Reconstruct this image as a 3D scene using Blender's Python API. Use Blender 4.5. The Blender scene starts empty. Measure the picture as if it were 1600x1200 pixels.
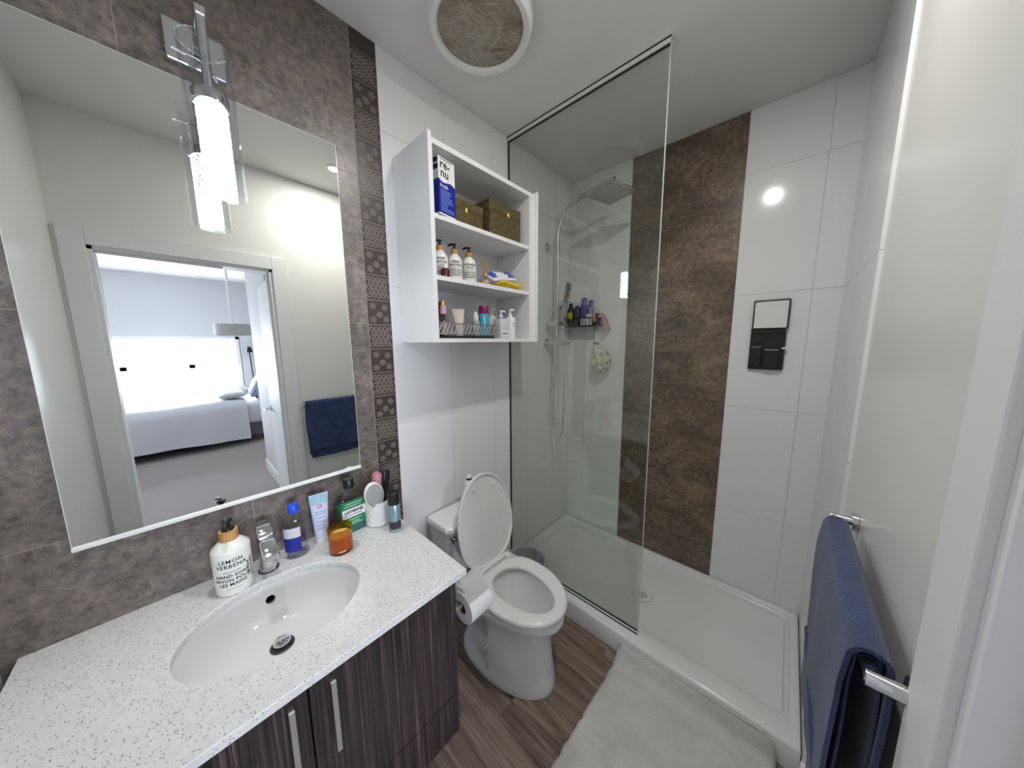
import bpy, bmesh, math, random
from mathutils import Vector, Matrix
PI = math.pi
random.seed(7)
scene = bpy.context.scene
COL = scene.collection

# ---------------------------------------------------------------- camera
F_PX = 474.375
yaw, pitch, roll = 0.7401, 0.13728, -0.006872
fw = Vector((-math.sin(yaw), math.cos(yaw), 0)); rt = Vector((math.cos(yaw), math.sin(yaw), 0)); up = Vector((0, 0, 1))
Fv = fw * math.cos(pitch) - up * math.sin(pitch)
Uv = fw * math.sin(pitch) + up * math.cos(pitch)
R3 = rt * math.cos(roll) + Uv * math.sin(roll)
U3 = Uv * math.cos(roll) - rt * math.sin(roll)
cam_d = bpy.data.cameras.new('camera'); cam = bpy.data.objects.new('camera', cam_d); COL.objects.link(cam)
cam_d.sensor_fit = 'HORIZONTAL'; cam_d.sensor_width = 36.0; cam_d.lens = F_PX / 1600 * 36.0
cam_d.clip_start = 0.01; cam_d.clip_end = 100
m = Matrix((R3, U3, -Fv)).transposed().to_4x4(); m.translation = Vector((1.30105, 0, 1.56288))
cam.matrix_world = m
scene.camera = cam

# ---------------------------------------------------------------- world, daylight, exposure
w = bpy.data.worlds.new('world'); scene.world = w; w.use_nodes = True
w.node_tree.nodes['Background'].inputs[0].default_value = (0.86, 0.92, 1.0, 1)
w.node_tree.nodes['Background'].inputs[1].default_value = 2.2
sl = bpy.data.lights.new('window_bedroom_offscreen', 'AREA'); sl.shape = 'RECTANGLE'; sl.size = 0.96; sl.size_y = 2.25
sl.energy = 280; sl.color = (0.84, 0.89, 1.0)
so = bpy.data.objects.new('window_bedroom_offscreen', sl); COL.objects.link(so)
so.location = (6.73, -0.315, 1.21); so.rotation_euler = (0, PI/2, 0)
vs = scene.view_settings
scene.display_settings.display_device = 'sRGB'
vs.view_transform = 'Standard'; vs.look = 'None'; vs.gamma = 1.0; vs.exposure = 0.27; vs.use_curve_mapping = False
LAMP_E, SPOT_W = 17.0, 9.2

# ---------------------------------------------------------------- room numbers (metres)
CEIL = 2.72; XR = 1.465; YS = 2.095; YE = -0.36; YG = 1.4066; YCURB = 1.345
DOOR0, DOOR1, DOORH = -0.26, 0.506, 2.076

# ---------------------------------------------------------------- materials
MATS = {}
def mat(name, col=(0.8, 0.8, 0.8), rough=0.5, metal=0.0, spec=0.5, emit=None, es=0.0, coat=0.0, trans=0.0, ior=1.45, alpha=1.0, sheen=0.0):
    if name in MATS: return MATS[name]
    mm = bpy.data.materials.new(name); mm.use_nodes = True
    b = mm.node_tree.nodes['Principled BSDF']
    b.inputs['Base Color'].default_value = (*col, 1); b.inputs['Roughness'].default_value = rough
    b.inputs['Metallic'].default_value = metal; b.inputs['Specular IOR Level'].default_value = spec
    b.inputs['Coat Weight'].default_value = coat; b.inputs['Transmission Weight'].default_value = trans
    b.inputs['IOR'].default_value = ior; b.inputs['Alpha'].default_value = alpha
    b.inputs['Sheen Weight'].default_value = sheen
    if emit: b.inputs['Emission Color'].default_value = (*emit, 1); b.inputs['Emission Strength'].default_value = es
    MATS[name] = mm
    return mm
class G:
    """tiny node-graph helper"""
    def __init__(s, mm): s.t = mm.node_tree; s.b = s.t.nodes['Principled BSDF']
    def n(s, typ, **kw):
        nd = s.t.nodes.new(typ)
        for k, v in kw.items():
            if k.startswith('_'): setattr(nd, k[1:], v)
            else: nd.inputs[k.replace('__', ' ')].default_value = v
        return nd
    def l(s, a, b): s.t.links.new(a, b)
    def ramp(s, fac, stops):
        r = s.n('ShaderNodeValToRGB'); e = r.color_ramp.elements
        while len(e) < len(stops): e.new(0.5)
        for el, (p, c) in zip(e, stops): el.position = p; el.color = (*c, 1)
        s.l(fac, r.inputs[0]); return r.outputs[0]
    def mapped(s, scale, coord='Object', rnd=False):
        tc = s.n('ShaderNodeTexCoord'); mp = s.n('ShaderNodeMapping'); mp.inputs['Scale'].default_value = scale
        s.l(tc.outputs[coord], mp.inputs[0])
        if rnd:
            oi = s.n('ShaderNodeObjectInfo'); mu = s.n('ShaderNodeVectorMath', _operation='SCALE'); mu.inputs[3].default_value = 1.0
            cb = s.n('ShaderNodeCombineXYZ'); ml = s.n('ShaderNodeMath', _operation='MULTIPLY'); ml.inputs[1].default_value = 37.0
            s.l(oi.outputs['Random'], ml.inputs[0])
            for i in range(3): s.l(ml.outputs[0], cb.inputs[i])
            s.l(cb.outputs[0], mp.inputs['Location'])
        return mp.outputs[0]
    def noise(s, vec, scale, detail=4, rough=0.55, dist=0.0):
        nd = s.n('ShaderNodeTexNoise'); nd.inputs['Scale'].default_value = scale; nd.inputs['Detail'].default_value = detail
        nd.inputs['Roughness'].default_value = rough; nd.inputs['Distortion'].default_value = dist
        s.l(vec, nd.inputs['Vector']); return nd.outputs['Fac']
    def mix(s, f, a, b, blend='MIX'):
        nd = s.n('ShaderNodeMix', _data_type='RGBA', _blend_type=blend)
        for inp, v in ((nd.inputs[0], f), (nd.inputs[6], a), (nd.inputs[7], b)):
            if hasattr(v, 'links'): s.l(v, inp)
            else: inp.default_value = v if not isinstance(v, tuple) else (*v, 1)
        return nd.outputs[2]
    def bump(s, h, strength=0.2, dist=0.01):
        nd = s.n('ShaderNodeBump'); nd.inputs['Strength'].default_value = strength; nd.inputs['Distance'].default_value = dist
        s.l(h, nd.inputs['Height']); s.l(nd.outputs[0], s.b.inputs['Normal'])
    def color(s, c): s.l(c, s.b.inputs['Base Color'])

M_WHITE_TILE = mat('white_tile', (0.80, 0.80, 0.81), 0.10)
M_PAINT = mat('wall_paint', (0.78, 0.775, 0.74), 0.28)
g = G(M_PAINT); g.bump(g.noise(g.mapped((1, 1, 1)), 260, 2), 0.05, 0.002)
M_CEIL = mat('ceiling_paint', (0.74, 0.735, 0.72), 0.55)
g = G(M_CEIL); g.bump(g.noise(g.mapped((1, 1, 1)), 180, 2), 0.08, 0.002)
M_TRIM = mat('trim_paint', (0.78, 0.78, 0.78), 0.55)
M_GROUT_L = mat('pale_grout', (0.66, 0.66, 0.66), 0.8)
M_GROUT_B = mat('brown_grout', (0.34, 0.29, 0.25), 0.8)

def brown_tile(name, dark, midc, light, rough):
    mm = mat(name, midc, rough); g = G(mm); v = g.mapped((1, 1, 1), 'Object', True)
    n1 = g.noise(g.mapped((1, 1, 1.6), 'Object', True), 3.4, 9, 0.72, 0.7); n2 = g.noise(v, 42, 5, 0.75)
    c = g.ramp(n1, [(0.30, dark), (0.52, midc), (0.72, light)])
    c2 = g.ramp(n2, [(0.32, (0.45, 0.43, 0.42)), (0.5, (1, 1, 1)), (0.72, (1.75, 1.62, 1.45))])
    c = g.mix(0.85, c, c2, 'MULTIPLY')
    n3 = g.noise(g.mapped((1, 1, 1.7), 'Object', True), 2.1, 5, 0.6, 1.4)
    sub = g.n('ShaderNodeMath', _operation='SUBTRACT'); g.l(n3, sub.inputs[0]); sub.inputs[1].default_value = 0.5
    ab = g.n('ShaderNodeMath', _operation='ABSOLUTE'); g.l(sub.outputs[0], ab.inputs[0])
    vein = g.ramp(ab.outputs[0], [(0.0, (0.45, 0.45, 0.45)), (0.010, (0, 0, 0))])
    n5 = g.noise(v, 9.0, 4, 0.6); sel5 = g.ramp(n5, [(0.46, (0, 0, 0)), (0.60, (1, 1, 1))])
    vein = g.mix(1.0, vein, sel5, 'MULTIPLY')
    c = g.mix(vein, c, tuple(x * 1.7 for x in light))
    n4 = g.noise(v, 120, 3, 0.7, 0.4); fl = g.ramp(n4, [(0.60, (0, 0, 0)), (0.74, (0.55, 0.55, 0.55))])
    c = g.mix(fl, c, tuple(x * 1.5 for x in light))
    g.color(c); g.bump(n2, 0.12, 0.002)
    return mm
M_BROWN = brown_tile('brown_stone_tile', (0.118, 0.099, 0.090), (0.170, 0.146, 0.134), (0.225, 0.196, 0.182), 0.32)
M_BROWN2 = brown_tile('shower_stone_tile', (0.058, 0.045, 0.038), (0.150, 0.112, 0.084), (0.260, 0.198, 0.146), 0.28)
M_DECO = mat('deco_tile_base', (0.050, 0.038, 0.035), 0.35)
M_DECO_LINE = mat('deco_tile_relief', (0.30, 0.255, 0.225), 0.28)

M_WOOD = mat('dark_striped_laminate', (0.06, 0.05, 0.05), 0.34)
g = G(M_WOOD)
n1 = g.noise(g.mapped((1, 1, 0.012)), 150, 3, 0.7); n2 = g.noise(g.mapped((1, 1, 0.02)), 36, 3, 0.6)
c = g.ramp(n1, [(0.36, (0.009, 0.0075, 0.008)), (0.48, (0.026, 0.018, 0.019)), (0.57, (0.046, 0.032, 0.032)), (0.63, (0.075, 0.056, 0.055)), (0.72, (0.16, 0.12, 0.115))])
c = g.mix(0.7, c, g.ramp(n2, [(0.36, (0.50, 0.60, 0.62)), (0.5, (0.95, 0.92, 0.95)), (0.64, (1.2, 1.0, 0.97))]), 'MULTIPLY'); g.color(c)

M_PLANK = mat('wood_plank_tile', (0.14, 0.1, 0.08), 0.30)
g = G(M_PLANK)
n1 = g.noise(g.mapped((0.9, 13, 13), 'Object', True), 2.2, 6, 0.6, 0.9); n2 = g.noise(g.mapped((0.6, 55, 55), 'Object', True), 3.0, 3, 0.6)
c = g.ramp(n1, [(0.30, (0.080, 0.054, 0.040)), (0.44, (0.175, 0.126, 0.098)), (0.56, (0.240, 0.180, 0.145)), (0.72, (0.39, 0.31, 0.26))])
c = g.mix(0.4, c, g.ramp(n2, [(0.3, (0.6, 0.6, 0.6)), (0.7, (1.3, 1.3, 1.3))]), 'MULTIPLY'); g.color(c); g.bump(n2, 0.08, 0.002)
M_PLANK_GROUT = mat('plank_grout', (0.14, 0.12, 0.11), 0.8)

M_QUARTZ = mat('speckled_quartz', (0.72, 0.72, 0.70), 0.16)
g = G(M_QUARTZ); v = g.mapped((1, 1, 1))
vo = g.n('ShaderNodeTexVoronoi'); vo.inputs['Scale'].default_value = 190; g.l(v, vo.inputs['Vector'])
vo2 = g.n('ShaderNodeTexVoronoi'); vo2.inputs['Scale'].default_value = 95; g.l(v, vo2.inputs['Vector'])
sp = g.ramp(vo.outputs['Distance'], [(0.20, (1, 1, 1)), (0.30, (0, 0, 0))])
sel = g.ramp(g.noise(v, 210, 1), [(0.46, (0, 0, 0)), (0.54, (1, 1, 1))])
sp = g.mix(1.0, sp, sel, 'MULTIPLY')
base = g.ramp(g.noise(v, 60, 4), [(0.3, (0.68, 0.68, 0.67)), (0.7, (0.76, 0.76, 0.75))])
c = g.mix(sp, base, (0.17, 0.16, 0.14))
sp2 = g.mix(1.0, g.ramp(vo2.outputs['Distance'], [(0.09, (1, 1, 1)), (0.16, (0, 0, 0))]), g.ramp(g.noise(v, 47, 1), [(0.5, (0, 0, 0)), (0.56, (1, 1, 1))]), 'MULTIPLY')
c = g.mix(sp2, c, (0.24, 0.21, 0.17)); g.color(c)

M_CERAMIC = mat('glazed_ceramic', (0.80, 0.80, 0.80), 0.07, coat=0.3)
M_SEAT = mat('toilet_seat_plastic', (0.78, 0.775, 0.76), 0.16)
M_ACRYL = mat('acrylic_tray', (0.76, 0.765, 0.76), 0.18)
M_CHROME = mat('chrome', (0.72, 0.73, 0.75), 0.09, 1.0)
M_STEEL = mat('brushed_steel', (0.62, 0.61, 0.60), 0.28, 1.0)
M_CHROME2 = mat('shower_chrome', (0.72, 0.73, 0.75), 0.12, 1.0)
M_MIRROR = mat('mirror_silver', (0.86, 0.88, 0.86), 0.0, 1.0)
M_MEDGE = mat('polished_glass_edge', (0.80, 0.82, 0.80), 0.2)
M_MELA = mat('white_melamine', (0.80, 0.80, 0.81), 0.30)
M_BLACK = mat('black_plastic', (0.010, 0.010, 0.011), 0.35)
M_DGREY = mat('dark_grey_plastic', (0.035, 0.036, 0.04), 0.4)
M_RUBBER = mat('dark_rubber', (0.02, 0.02, 0.02), 0.7)
M_WHITEP = mat('white_plastic', (0.80, 0.80, 0.79), 0.28)
M_LINK = mat('black_ink', (0.015, 0.015, 0.017), 0.6)
M_WINK = mat('white_ink', (0.85, 0.85, 0.85), 0.6)
M_DBLUE = mat('deep_blue', (0.010, 0.022, 0.26), 0.35)
M_NAVY = mat('navy_print', (0.008, 0.010, 0.07), 0.35)
M_BAMBOO = mat('bamboo', (0.52, 0.27, 0.09), 0.5)
g = G(M_BAMBOO); g.color(g.ramp(g.noise(g.mapped((1, 1, 0.1)), 180, 2), [(0.3, (0.40, 0.19, 0.055)), (0.7, (0.62, 0.35, 0.13))]))
M_PAPER = mat('tissue_paper', (0.82, 0.81, 0.80), 0.95)
M_CARD = mat('brown_card', (0.20, 0.10, 0.06), 0.9)
M_CARPET = mat('carpet', (0.30, 0.265, 0.25), 0.95)
g = G(M_CARPET); nn = g.noise(g.mapped((1, 1, 1)), 220, 3); g.color(g.ramp(nn, [(0.3, (0.30, 0.26, 0.245)), (0.7, (0.48, 0.43, 0.41))])); g.bump(nn, 0.5, 0.01)
M_BEDWALL = mat('bedroom_paint', (0.63, 0.63, 0.63), 0.7)

def thin_glass(name, tint, rough=0.0, ior=1.5, gl=(1, 1, 1)):
    mm = bpy.data.materials.new(name); mm.use_nodes = True; t = mm.node_tree
    t.nodes.remove(t.nodes['Principled BSDF'])
    tr = t.nodes.new('ShaderNodeBsdfTransparent'); tr.inputs[0].default_value = (*tint, 1)
    gs = t.nodes.new('ShaderNodeBsdfGlossy'); gs.inputs['Roughness'].default_value = rough; gs.inputs['Color'].default_value = (*gl, 1)
    lw = t.nodes.new('ShaderNodeLayerWeight'); pw = t.nodes.new('ShaderNodeMath'); pw.operation = 'POWER'; pw.inputs[1].default_value = 5.0
    f0 = ((ior - 1) / (ior + 1)) ** 2
    ma = t.nodes.new('ShaderNodeMath'); ma.operation = 'MULTIPLY_ADD'; ma.inputs[1].default_value = 1 - f0; ma.inputs[2].default_value = f0
    t.links.new(lw.outputs['Facing'], pw.inputs[0]); t.links.new(pw.outputs[0], ma.inputs[0])
    mx = t.nodes.new('ShaderNodeMixShader')
    t.links.new(ma.outputs[0], mx.inputs[0]); t.links.new(tr.outputs[0], mx.inputs[1]); t.links.new(gs.outputs[0], mx.inputs[2])
    t.links.new(mx.outputs[0], t.nodes['Material Output'].inputs[0])
    MATS[name] = mm; return mm
M_PANEL = thin_glass('shower_glass', (0.925, 0.945, 0.918), 0.0, 1.5)
M_CLEAR = thin_glass('clear_glass', (0.93, 0.94, 0.95), 0.02, 1.5)
M_TUBEG = thin_glass('lamp_glass', (0.95, 0.96, 0.97), 0.02, 1.4)
M_PLAST = thin_glass('clear_plastic', (0.90, 0.90, 0.93), 0.08, 1.5)
M_LIQ = thin_glass('clear_liquid', (0.90, 0.90, 0.96), 0.02, 1.33)
M_AMBER = thin_glass('amber_glass', (0.80, 0.55, 0.14), 0.02, 1.5)
M_BAG = mat('bin_liner_film', (0.60, 0.60, 0.64), 0.30, alpha=0.50)
M_GREENLIQ = mat('green_mouthwash', (0.03, 0.33, 0.22), 0.08, trans=0.55, ior=1.35)
M_GEDGE = mat('glass_cut_edge', (0.60, 0.68, 0.62), 0.15)

# ---------------------------------------------------------------- mesh helpers
def box(bm, x0, x1, y0, y1, z0, z1, bev=0.0, seg=2):
    r = bmesh.ops.create_cube(bm, size=1.0)
    vs_ = r['verts']
    for v in vs_:
        v.co = Vector(((x0 + x1) / 2 + v.co.x * (x1 - x0), (y0 + y1) / 2 + v.co.y * (y1 - y0), (z0 + z1) / 2 + v.co.z * (z1 - z0)))
    if bev > 0:
        ed = set(e for v in vs_ for e in v.link_edges)
        bmesh.ops.bevel(bm, geom=list(ed), offset=bev, segments=seg, affect='EDGES', profile=0.5)
    return bm
def loft(bm, rings, cap0=True, cap1=True, closed=True):
    rr = [[bm.verts.new(p) for p in ring] for ring in rings]
    n = len(rr[0])
    for a, b in zip(rr, rr[1:]):
        for i in range(n if closed else n - 1):
            j = (i + 1) % n
            try: bm.faces.new((a[i], a[j], b[j], b[i]))
            except ValueError: pass
    if cap0: bm.faces.new(list(reversed(rr[0])))
    if cap1: bm.faces.new(rr[-1])
    return bm
def lathe(bm, prof, seg=24, c=(0, 0, 0), sx=1.0, sy=1.0, cap0=True, cap1=True):
    rings = [[(c[0] + r * sx * math.cos(2 * PI * i / seg), c[1] + r * sy * math.sin(2 * PI * i / seg), c[2] + z) for i in range(seg)] for r, z in prof]
    return loft(bm, rings, cap0, cap1)
def frame_of(t):
    t = t.normalized(); a = Vector((0, 0, 1)) if abs(t.z) < 0.9 else Vector((1, 0, 0))
    u = t.cross(a).normalized(); return u, t.cross(u).normalized()
def tube(bm, pts, r, seg=10, cap=True, closed=False):
    pts = [Vector(p) for p in pts]; n = len(pts); rings = []
    u = None
    for i, p in enumerate(pts):
        if closed: t = pts[(i + 1) % n] - pts[i - 1]
        else: t = pts[min(i + 1, n - 1)] - pts[max(i - 1, 0)]
        t.normalize()
        if u is None: u, v = frame_of(t)
        else:
            u = (u - t * u.dot(t)).normalized(); v = t.cross(u).normalized()
        rad = r[i] if isinstance(r, (list, tuple)) else r
        rings.append([p + (u * math.cos(2 * PI * k / seg) + v * math.sin(2 * PI * k / seg)) * rad for k in range(seg)])
    if closed:
        rings.append(rings[0]); return loft(bm, rings, False, False)
    return loft(bm, rings, cap, cap)
def cyl(bm, p0, p1, r0, r1=None, seg=20):
    return tube(bm, [p0, p1], [r0, r1 if r1 is not None else r0], seg)
def prism(bm, pts, axis, a, b):
    """outline pts (u,v) extruded along axis from a to b"""
    def P(u, v, h): return {'x': (h, u, v), 'y': (u, h, v), 'z': (u, v, h)}[axis]
    loft(bm, [[P(u, v, a) for u, v in pts], [P(u, v, b) for u, v in pts]])
    bmesh.ops.recalc_face_normals(bm, faces=bm.faces[:])
    return bm
def rrect(x0, x1, y0, y1, r, k=5):
    out = []
    for cx, cy, a0 in ((x1 - r, y1 - r, 0), (x0 + r, y1 - r, 90), (x0 + r, y0 + r, 180), (x1 - r, y0 + r, 270)):
        for i in range(k + 1):
            a = math.radians(a0 + 90 * i / k); out.append((cx + r * math.cos(a), cy + r * math.sin(a)))
    return out
def smooth_path(pts, n=8):
    pts = [Vector(p) for p in pts]; out = []
    for i in range(len(pts) - 1):
        p0 = pts[max(i - 1, 0)]; p1 = pts[i]; p2 = pts[i + 1]; p3 = pts[min(i + 2, len(pts) - 1)]
        for k in range(n):
            t = k / n
            out.append(0.5 * ((2 * p1) + (-p0 + p2) * t + (2 * p0 - 5 * p1 + 4 * p2 - p3) * t * t + (-p0 + 3 * p1 - 3 * p2 + p3) * t ** 3))
    out.append(pts[-1]); return out
def NB(): return bmesh.new()
def obj(name, bm, material, parent=None, smooth=False, loc=None, angle=40):
    bmesh.ops.recalc_face_normals(bm, faces=bm.faces[:])
    me = bpy.data.meshes.new(name); bm.to_mesh(me); bm.free()
    if material: me.materials.append(material)
    if smooth:
        for p in me.polygons: p.use_smooth = True
        try: me.set_sharp_from_angle(angle=math.radians(angle))
        except Exception: pass
    o = bpy.data.objects.new(name, me); COL.objects.link(o)
    if parent: o.parent = parent
    if loc: o.location = loc
    return o
def tag(o, label, cat, group=None):
    o['label'] = label; o['category'] = cat
    if group: o['group'] = group
    return o
def thing(name, label, cat, loc=(0, 0, 0), rotz=0.0, group=None):
    o = bpy.data.objects.new(name, None); COL.objects.link(o); o.empty_display_size = 0.05
    o.location = loc; o.rotation_euler = (0, 0, rotz)
    return tag(o, label, cat, group)
def struct(name, bm, material, parent=None, smooth=False):
    o = obj(name, bm, material, parent, smooth)
    if parent is None: o['kind'] = 'structure'
    return o
def share(name, src, parent=None, loc=(0, 0, 0), rot=None):
    o = bpy.data.objects.new(name, src.data); COL.objects.link(o); o.parent = parent; o.location = loc
    if rot: o.rotation_euler = rot
    return o
def grid(bm, nu, nv, fn, close_u=False):
    vv = [[bm.verts.new(fn(i / nu, j / nv)) for j in range(nv + 1)] for i in range(nu + (0 if close_u else 1))]
    n = len(vv)
    for i in range(nu):
        for j in range(nv):
            bm.faces.new((vv[i][j], vv[(i + 1) % n][j], vv[(i + 1) % n][j + 1], vv[i][j + 1]))
    return bm
def cut(o, cutter_bm):
    """cut real holes; the cutter is removed again"""
    bmesh.ops.recalc_face_normals(cutter_bm, faces=cutter_bm.faces[:])
    me = bpy.data.meshes.new('cutter'); cutter_bm.to_mesh(me); cutter_bm.free()
    c = bpy.data.objects.new('cutter', me); COL.objects.link(c); c.parent = o.parent
    md = o.modifiers.new('cut', 'BOOLEAN'); md.operation = 'DIFFERENCE'; md.solver = 'EXACT'; md.object = c
    bpy.context.view_layer.update()
    new = bpy.data.meshes.new_from_object(o.evaluated_get(bpy.context.evaluated_depsgraph_get()))
    o.modifiers.clear(); new.name = o.data.name; o.data = new
    bpy.data.objects.remove(c); bpy.data.meshes.remove(me)
    for p in o.data.polygons: p.use_smooth = True
    try: o.data.set_sharp_from_angle(angle=math.radians(50))
    except Exception: pass
    return o
FONT_CACHE = {}
def text(name, s, size, material, parent, fn, align='CENTER', bold=0.0, spacing=1.0):
    """flat lettering; fn maps (u, v) of the text plane to a 3-D point"""
    cu = bpy.data.curves.new('t', 'FONT'); cu.body = s; cu.size = size; cu.align_x = align; cu.align_y = 'CENTER'
    cu.resolution_u = 2; cu.offset = bold; cu.space_character = spacing
    ob = bpy.data.objects.new('t', cu); COL.objects.link(ob)
    bpy.context.view_layer.update()
    me = bpy.data.meshes.new_from_object(ob.evaluated_get(bpy.context.evaluated_depsgraph_get()))
    bpy.data.objects.remove(ob); bpy.data.curves.remove(cu)
    for v in me.vertices: v.co = Vector(fn(v.co.x, v.co.y))
    me.materials.clear(); me.materials.append(material)
    me.name = name
    o = bpy.data.objects.new(name, me); COL.objects.link(o); o.parent = parent
    return o
def on_cyl(r, z0, a0, sx=1.0, sy=1.0):
    """wrap lettering round an upright cylinder, centred on angle a0, facing outwards"""
    return lambda u, v: (sx * r * math.cos(a0 + u / r), sy * r * math.sin(a0 + u / r), z0 + v)
def patch_cyl(bm, r, a0, a1, z0, z1, seg=16, sx=1.0, sy=1.0):
    grid(bm, seg, 1, lambda u, v: (sx * r * math.cos(a0 + (a1 - a0) * u), sy * r * math.sin(a0 + (a1 - a0) * u), z0 + (z1 - z0) * v)); return bm

# ================================================================ THE SETTING
T = 0.008            # tile thickness; tiled wall faces lie on x = 0 and y = YS
def wall_tile(name, parent, material, axis, a0, a1, z0, z1, face, sign, gap=0.0007):
    """one tile; axis 'x': lies in a wall of constant x, spans y a0..a1; axis 'y': spans x"""
    bm = NB(); h0, h1 = (face - sign * T, face)
    lo, hi = min(h0, h1), max(h0, h1)
    if axis == 'x': box(bm, lo, hi, a0 + gap, a1 - gap, z0 + gap, z1 - gap)
    else: box(bm, a0 + gap, a1 - gap, lo, hi, z0 + gap, z1 - gap)
    return obj(name, bm, material, parent)

# floor -----------------------------------------------------------
floor = struct('floor', box(NB(), 0, XR + 0.06, YE, YCURB + 0.02, -0.06, -0.0015), M_PLANK_GROUT)
PW = 0.153
row = 0; y = 0.760 - 8 * PW
while y < YCURB:
    y0, y1 = max(y, YE), min(y + PW, YCURB)
    if y1 - y0 > 0.01:
        cuts = [0.0] + [c for c in (((0.37 + row * 0.47) % 1.2), ((0.37 + row * 0.47) % 1.2) + 1.2) if 0.03 < c < XR] + [XR + 0.06]
        for a, b in zip(cuts, cuts[1:]):
            bm = NB(); box(bm, -(b - a) / 2 + 0.0008, (b - a) / 2 - 0.0008, -(y1 - y0) / 2 + 0.0008, (y1 - y0) / 2 - 0.0008, -0.010, 0.0)
            obj('plank', bm, M_PLANK, floor, loc=((a + b) / 2, (y0 + y1) / 2, 0))
    y += PW; row += 1
carpet = struct('floor_bedroom', box(NB(), XR + 0.06, 6.75, -2.6, 2.6, -0.06, 0.0), M_CARPET)

# left wall -------------------------------------------------------
wl = struct('wall_left', box(NB(), -0.12, -0.0035, YE - 0.1, YS + 0.1, -0.06, CEIL + 0.05), M_GROUT_L)
YD0, YD1 = 0.5452, 0.6450                       # decorative column
bz = [0.0, 0.515, 1.079, 1.643, 2.207, CEIL]
bcols_low = [YE, -0.47, 0.118, YD0]
for z0, z1 in zip(bz, bz[1:]):
    cols = [YE, -0.02, YD0] if z0 > 1.0 else [YE, 0.118, YD0]
    for a, b in zip(cols, cols[1:]): wall_tile('stone_tile', wl, M_BROWN, 'x', a, b, z0, z1, 0.0, 1, 0.0012)
# decorative square tiles with raised pattern (two patterns, alternating)
DT = YD1 - YD0
def ring2(bm, cx, cy, r, wd, n, h, rot=0.0):
    P = lambda rr, hh: [(hh, cx + rr * math.cos(rot + 2 * PI * i / n), cy + rr * math.sin(rot + 2 * PI * i / n)) for i in range(n)]
    loft(bm, [P(r + wd, 0), P(r + wd * 0.5, h), P(r - wd * 0.5, h), P(r - wd, 0)], False, False)
bmA = NB(); s = DT / 5.2
for i in range(-3, 4):
    for j in range(-3, 4):
        cy, cz = i * s + (s / 2 if j % 2 else 0), j * s * 0.87
        if abs(cy) < DT / 2 - s * 0.42 and abs(cz) < DT / 2 - s * 0.42: ring2(bmA, cy, cz, s * 0.40, 0.0016, 6, 0.0016, PI / 6)
relA = obj('relief_pattern', bmA, M_DECO_LINE)
bmB = NB(); rb = random.Random(3)
for (cy, cz, n) in ((-0.026, 0.026, 5), (0.024, 0.022, 5), (0.0, -0.008, 6), (-0.027, -0.029, 5), (0.028, -0.027, 5)):
    for k in range(n):
        a = 2 * PI * k / n; ring2(bmB, cy + 0.0095 * math.cos(a), cz + 0.0095 * math.sin(a), 0.0036, 0.0011, 7, 0.0014)
    ring2(bmB, cy, cz, 0.0030, 0.0010, 7, 0.0014)
relB = obj('relief_pattern', bmB, M_DECO_LINE)
srcT = None; first = {0: relA, 1: relB}; used_rel = {0: False, 1: False}
zt = 2.6545; k = 0
bands = [(zt, CEIL)]
DH = 0.10155
zz = zt
while zz > 0.02:
    bands.append((max(zz - DH, 0.0), zz)); zz -= DH
for k, (z0, z1) in enumerate(bands):
    full = abs((z1 - z0) - DH) < 1e-4
    if full and srcT is not None: t = share('deco_tile', srcT, wl, (0, (YD0 + YD1) / 2, (z0 + z1) / 2))
    else:
        bm = NB(); hh = (z1 - z0) / 2 - 0.0013; box(bm, -T, 0.0, -DT / 2 + 0.0013, DT / 2 - 0.0013, -hh, hh)
        t = obj('deco_tile', bm, M_DECO, wl, loc=(0, (YD0 + YD1) / 2, (z0 + z1) / 2))
        if full: srcT = t
    if full:
        q = 0 if k % 2 == 1 else 1
        if not used_rel[q]: first[q].parent = t; used_rel[q] = True
        else: share('relief_pattern', first[q], t)
# a brown grout line beside the column
obj('grout_joint', box(NB(), -T, -0.0008, YE, YD1, 0.0, CEIL), M_GROUT_B, wl)
wz = [0.0, 0.586, 1.195, 1.806, 2.415, CEIL]
wy = [YD1, 0.955, 1.264, 1.573, 1.883, YS]
for z0, z1 in zip(wz, wz[1:]):
    for a, b in zip(wy, wy[1:]): wall_tile('white_tile', wl, M_WHITE_TILE, 'x', a, b, z0, z1, 0.0, 1)

# shower end wall -------------------------------------------------
wsx = struct('wall_shower', box(NB(), -0.1, XR + 0.14, YS + 0.0035, YS + 0.12, -0.06, CEIL + 0.05), M_GROUT_L)
SX0, SX1 = 0.453, 1.048
for z0, z1 in zip(wz, wz[1:]):
    for a, b in ((0.0, 0.146), (0.146, SX0), (SX1, 1.354), (1.354, XR)): wall_tile('white_tile', wsx, M_WHITE_TILE, 'y', a, b, z0, z1, YS, -1)
for z0, z1 in ((0.0, 0.30), (0.30, 1.496), (1.496, CEIL)): wall_tile('stone_tile', wsx, M_BROWN2, 'y', SX0, SX1, z0, z1, YS - 0.0008, -1)

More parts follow.
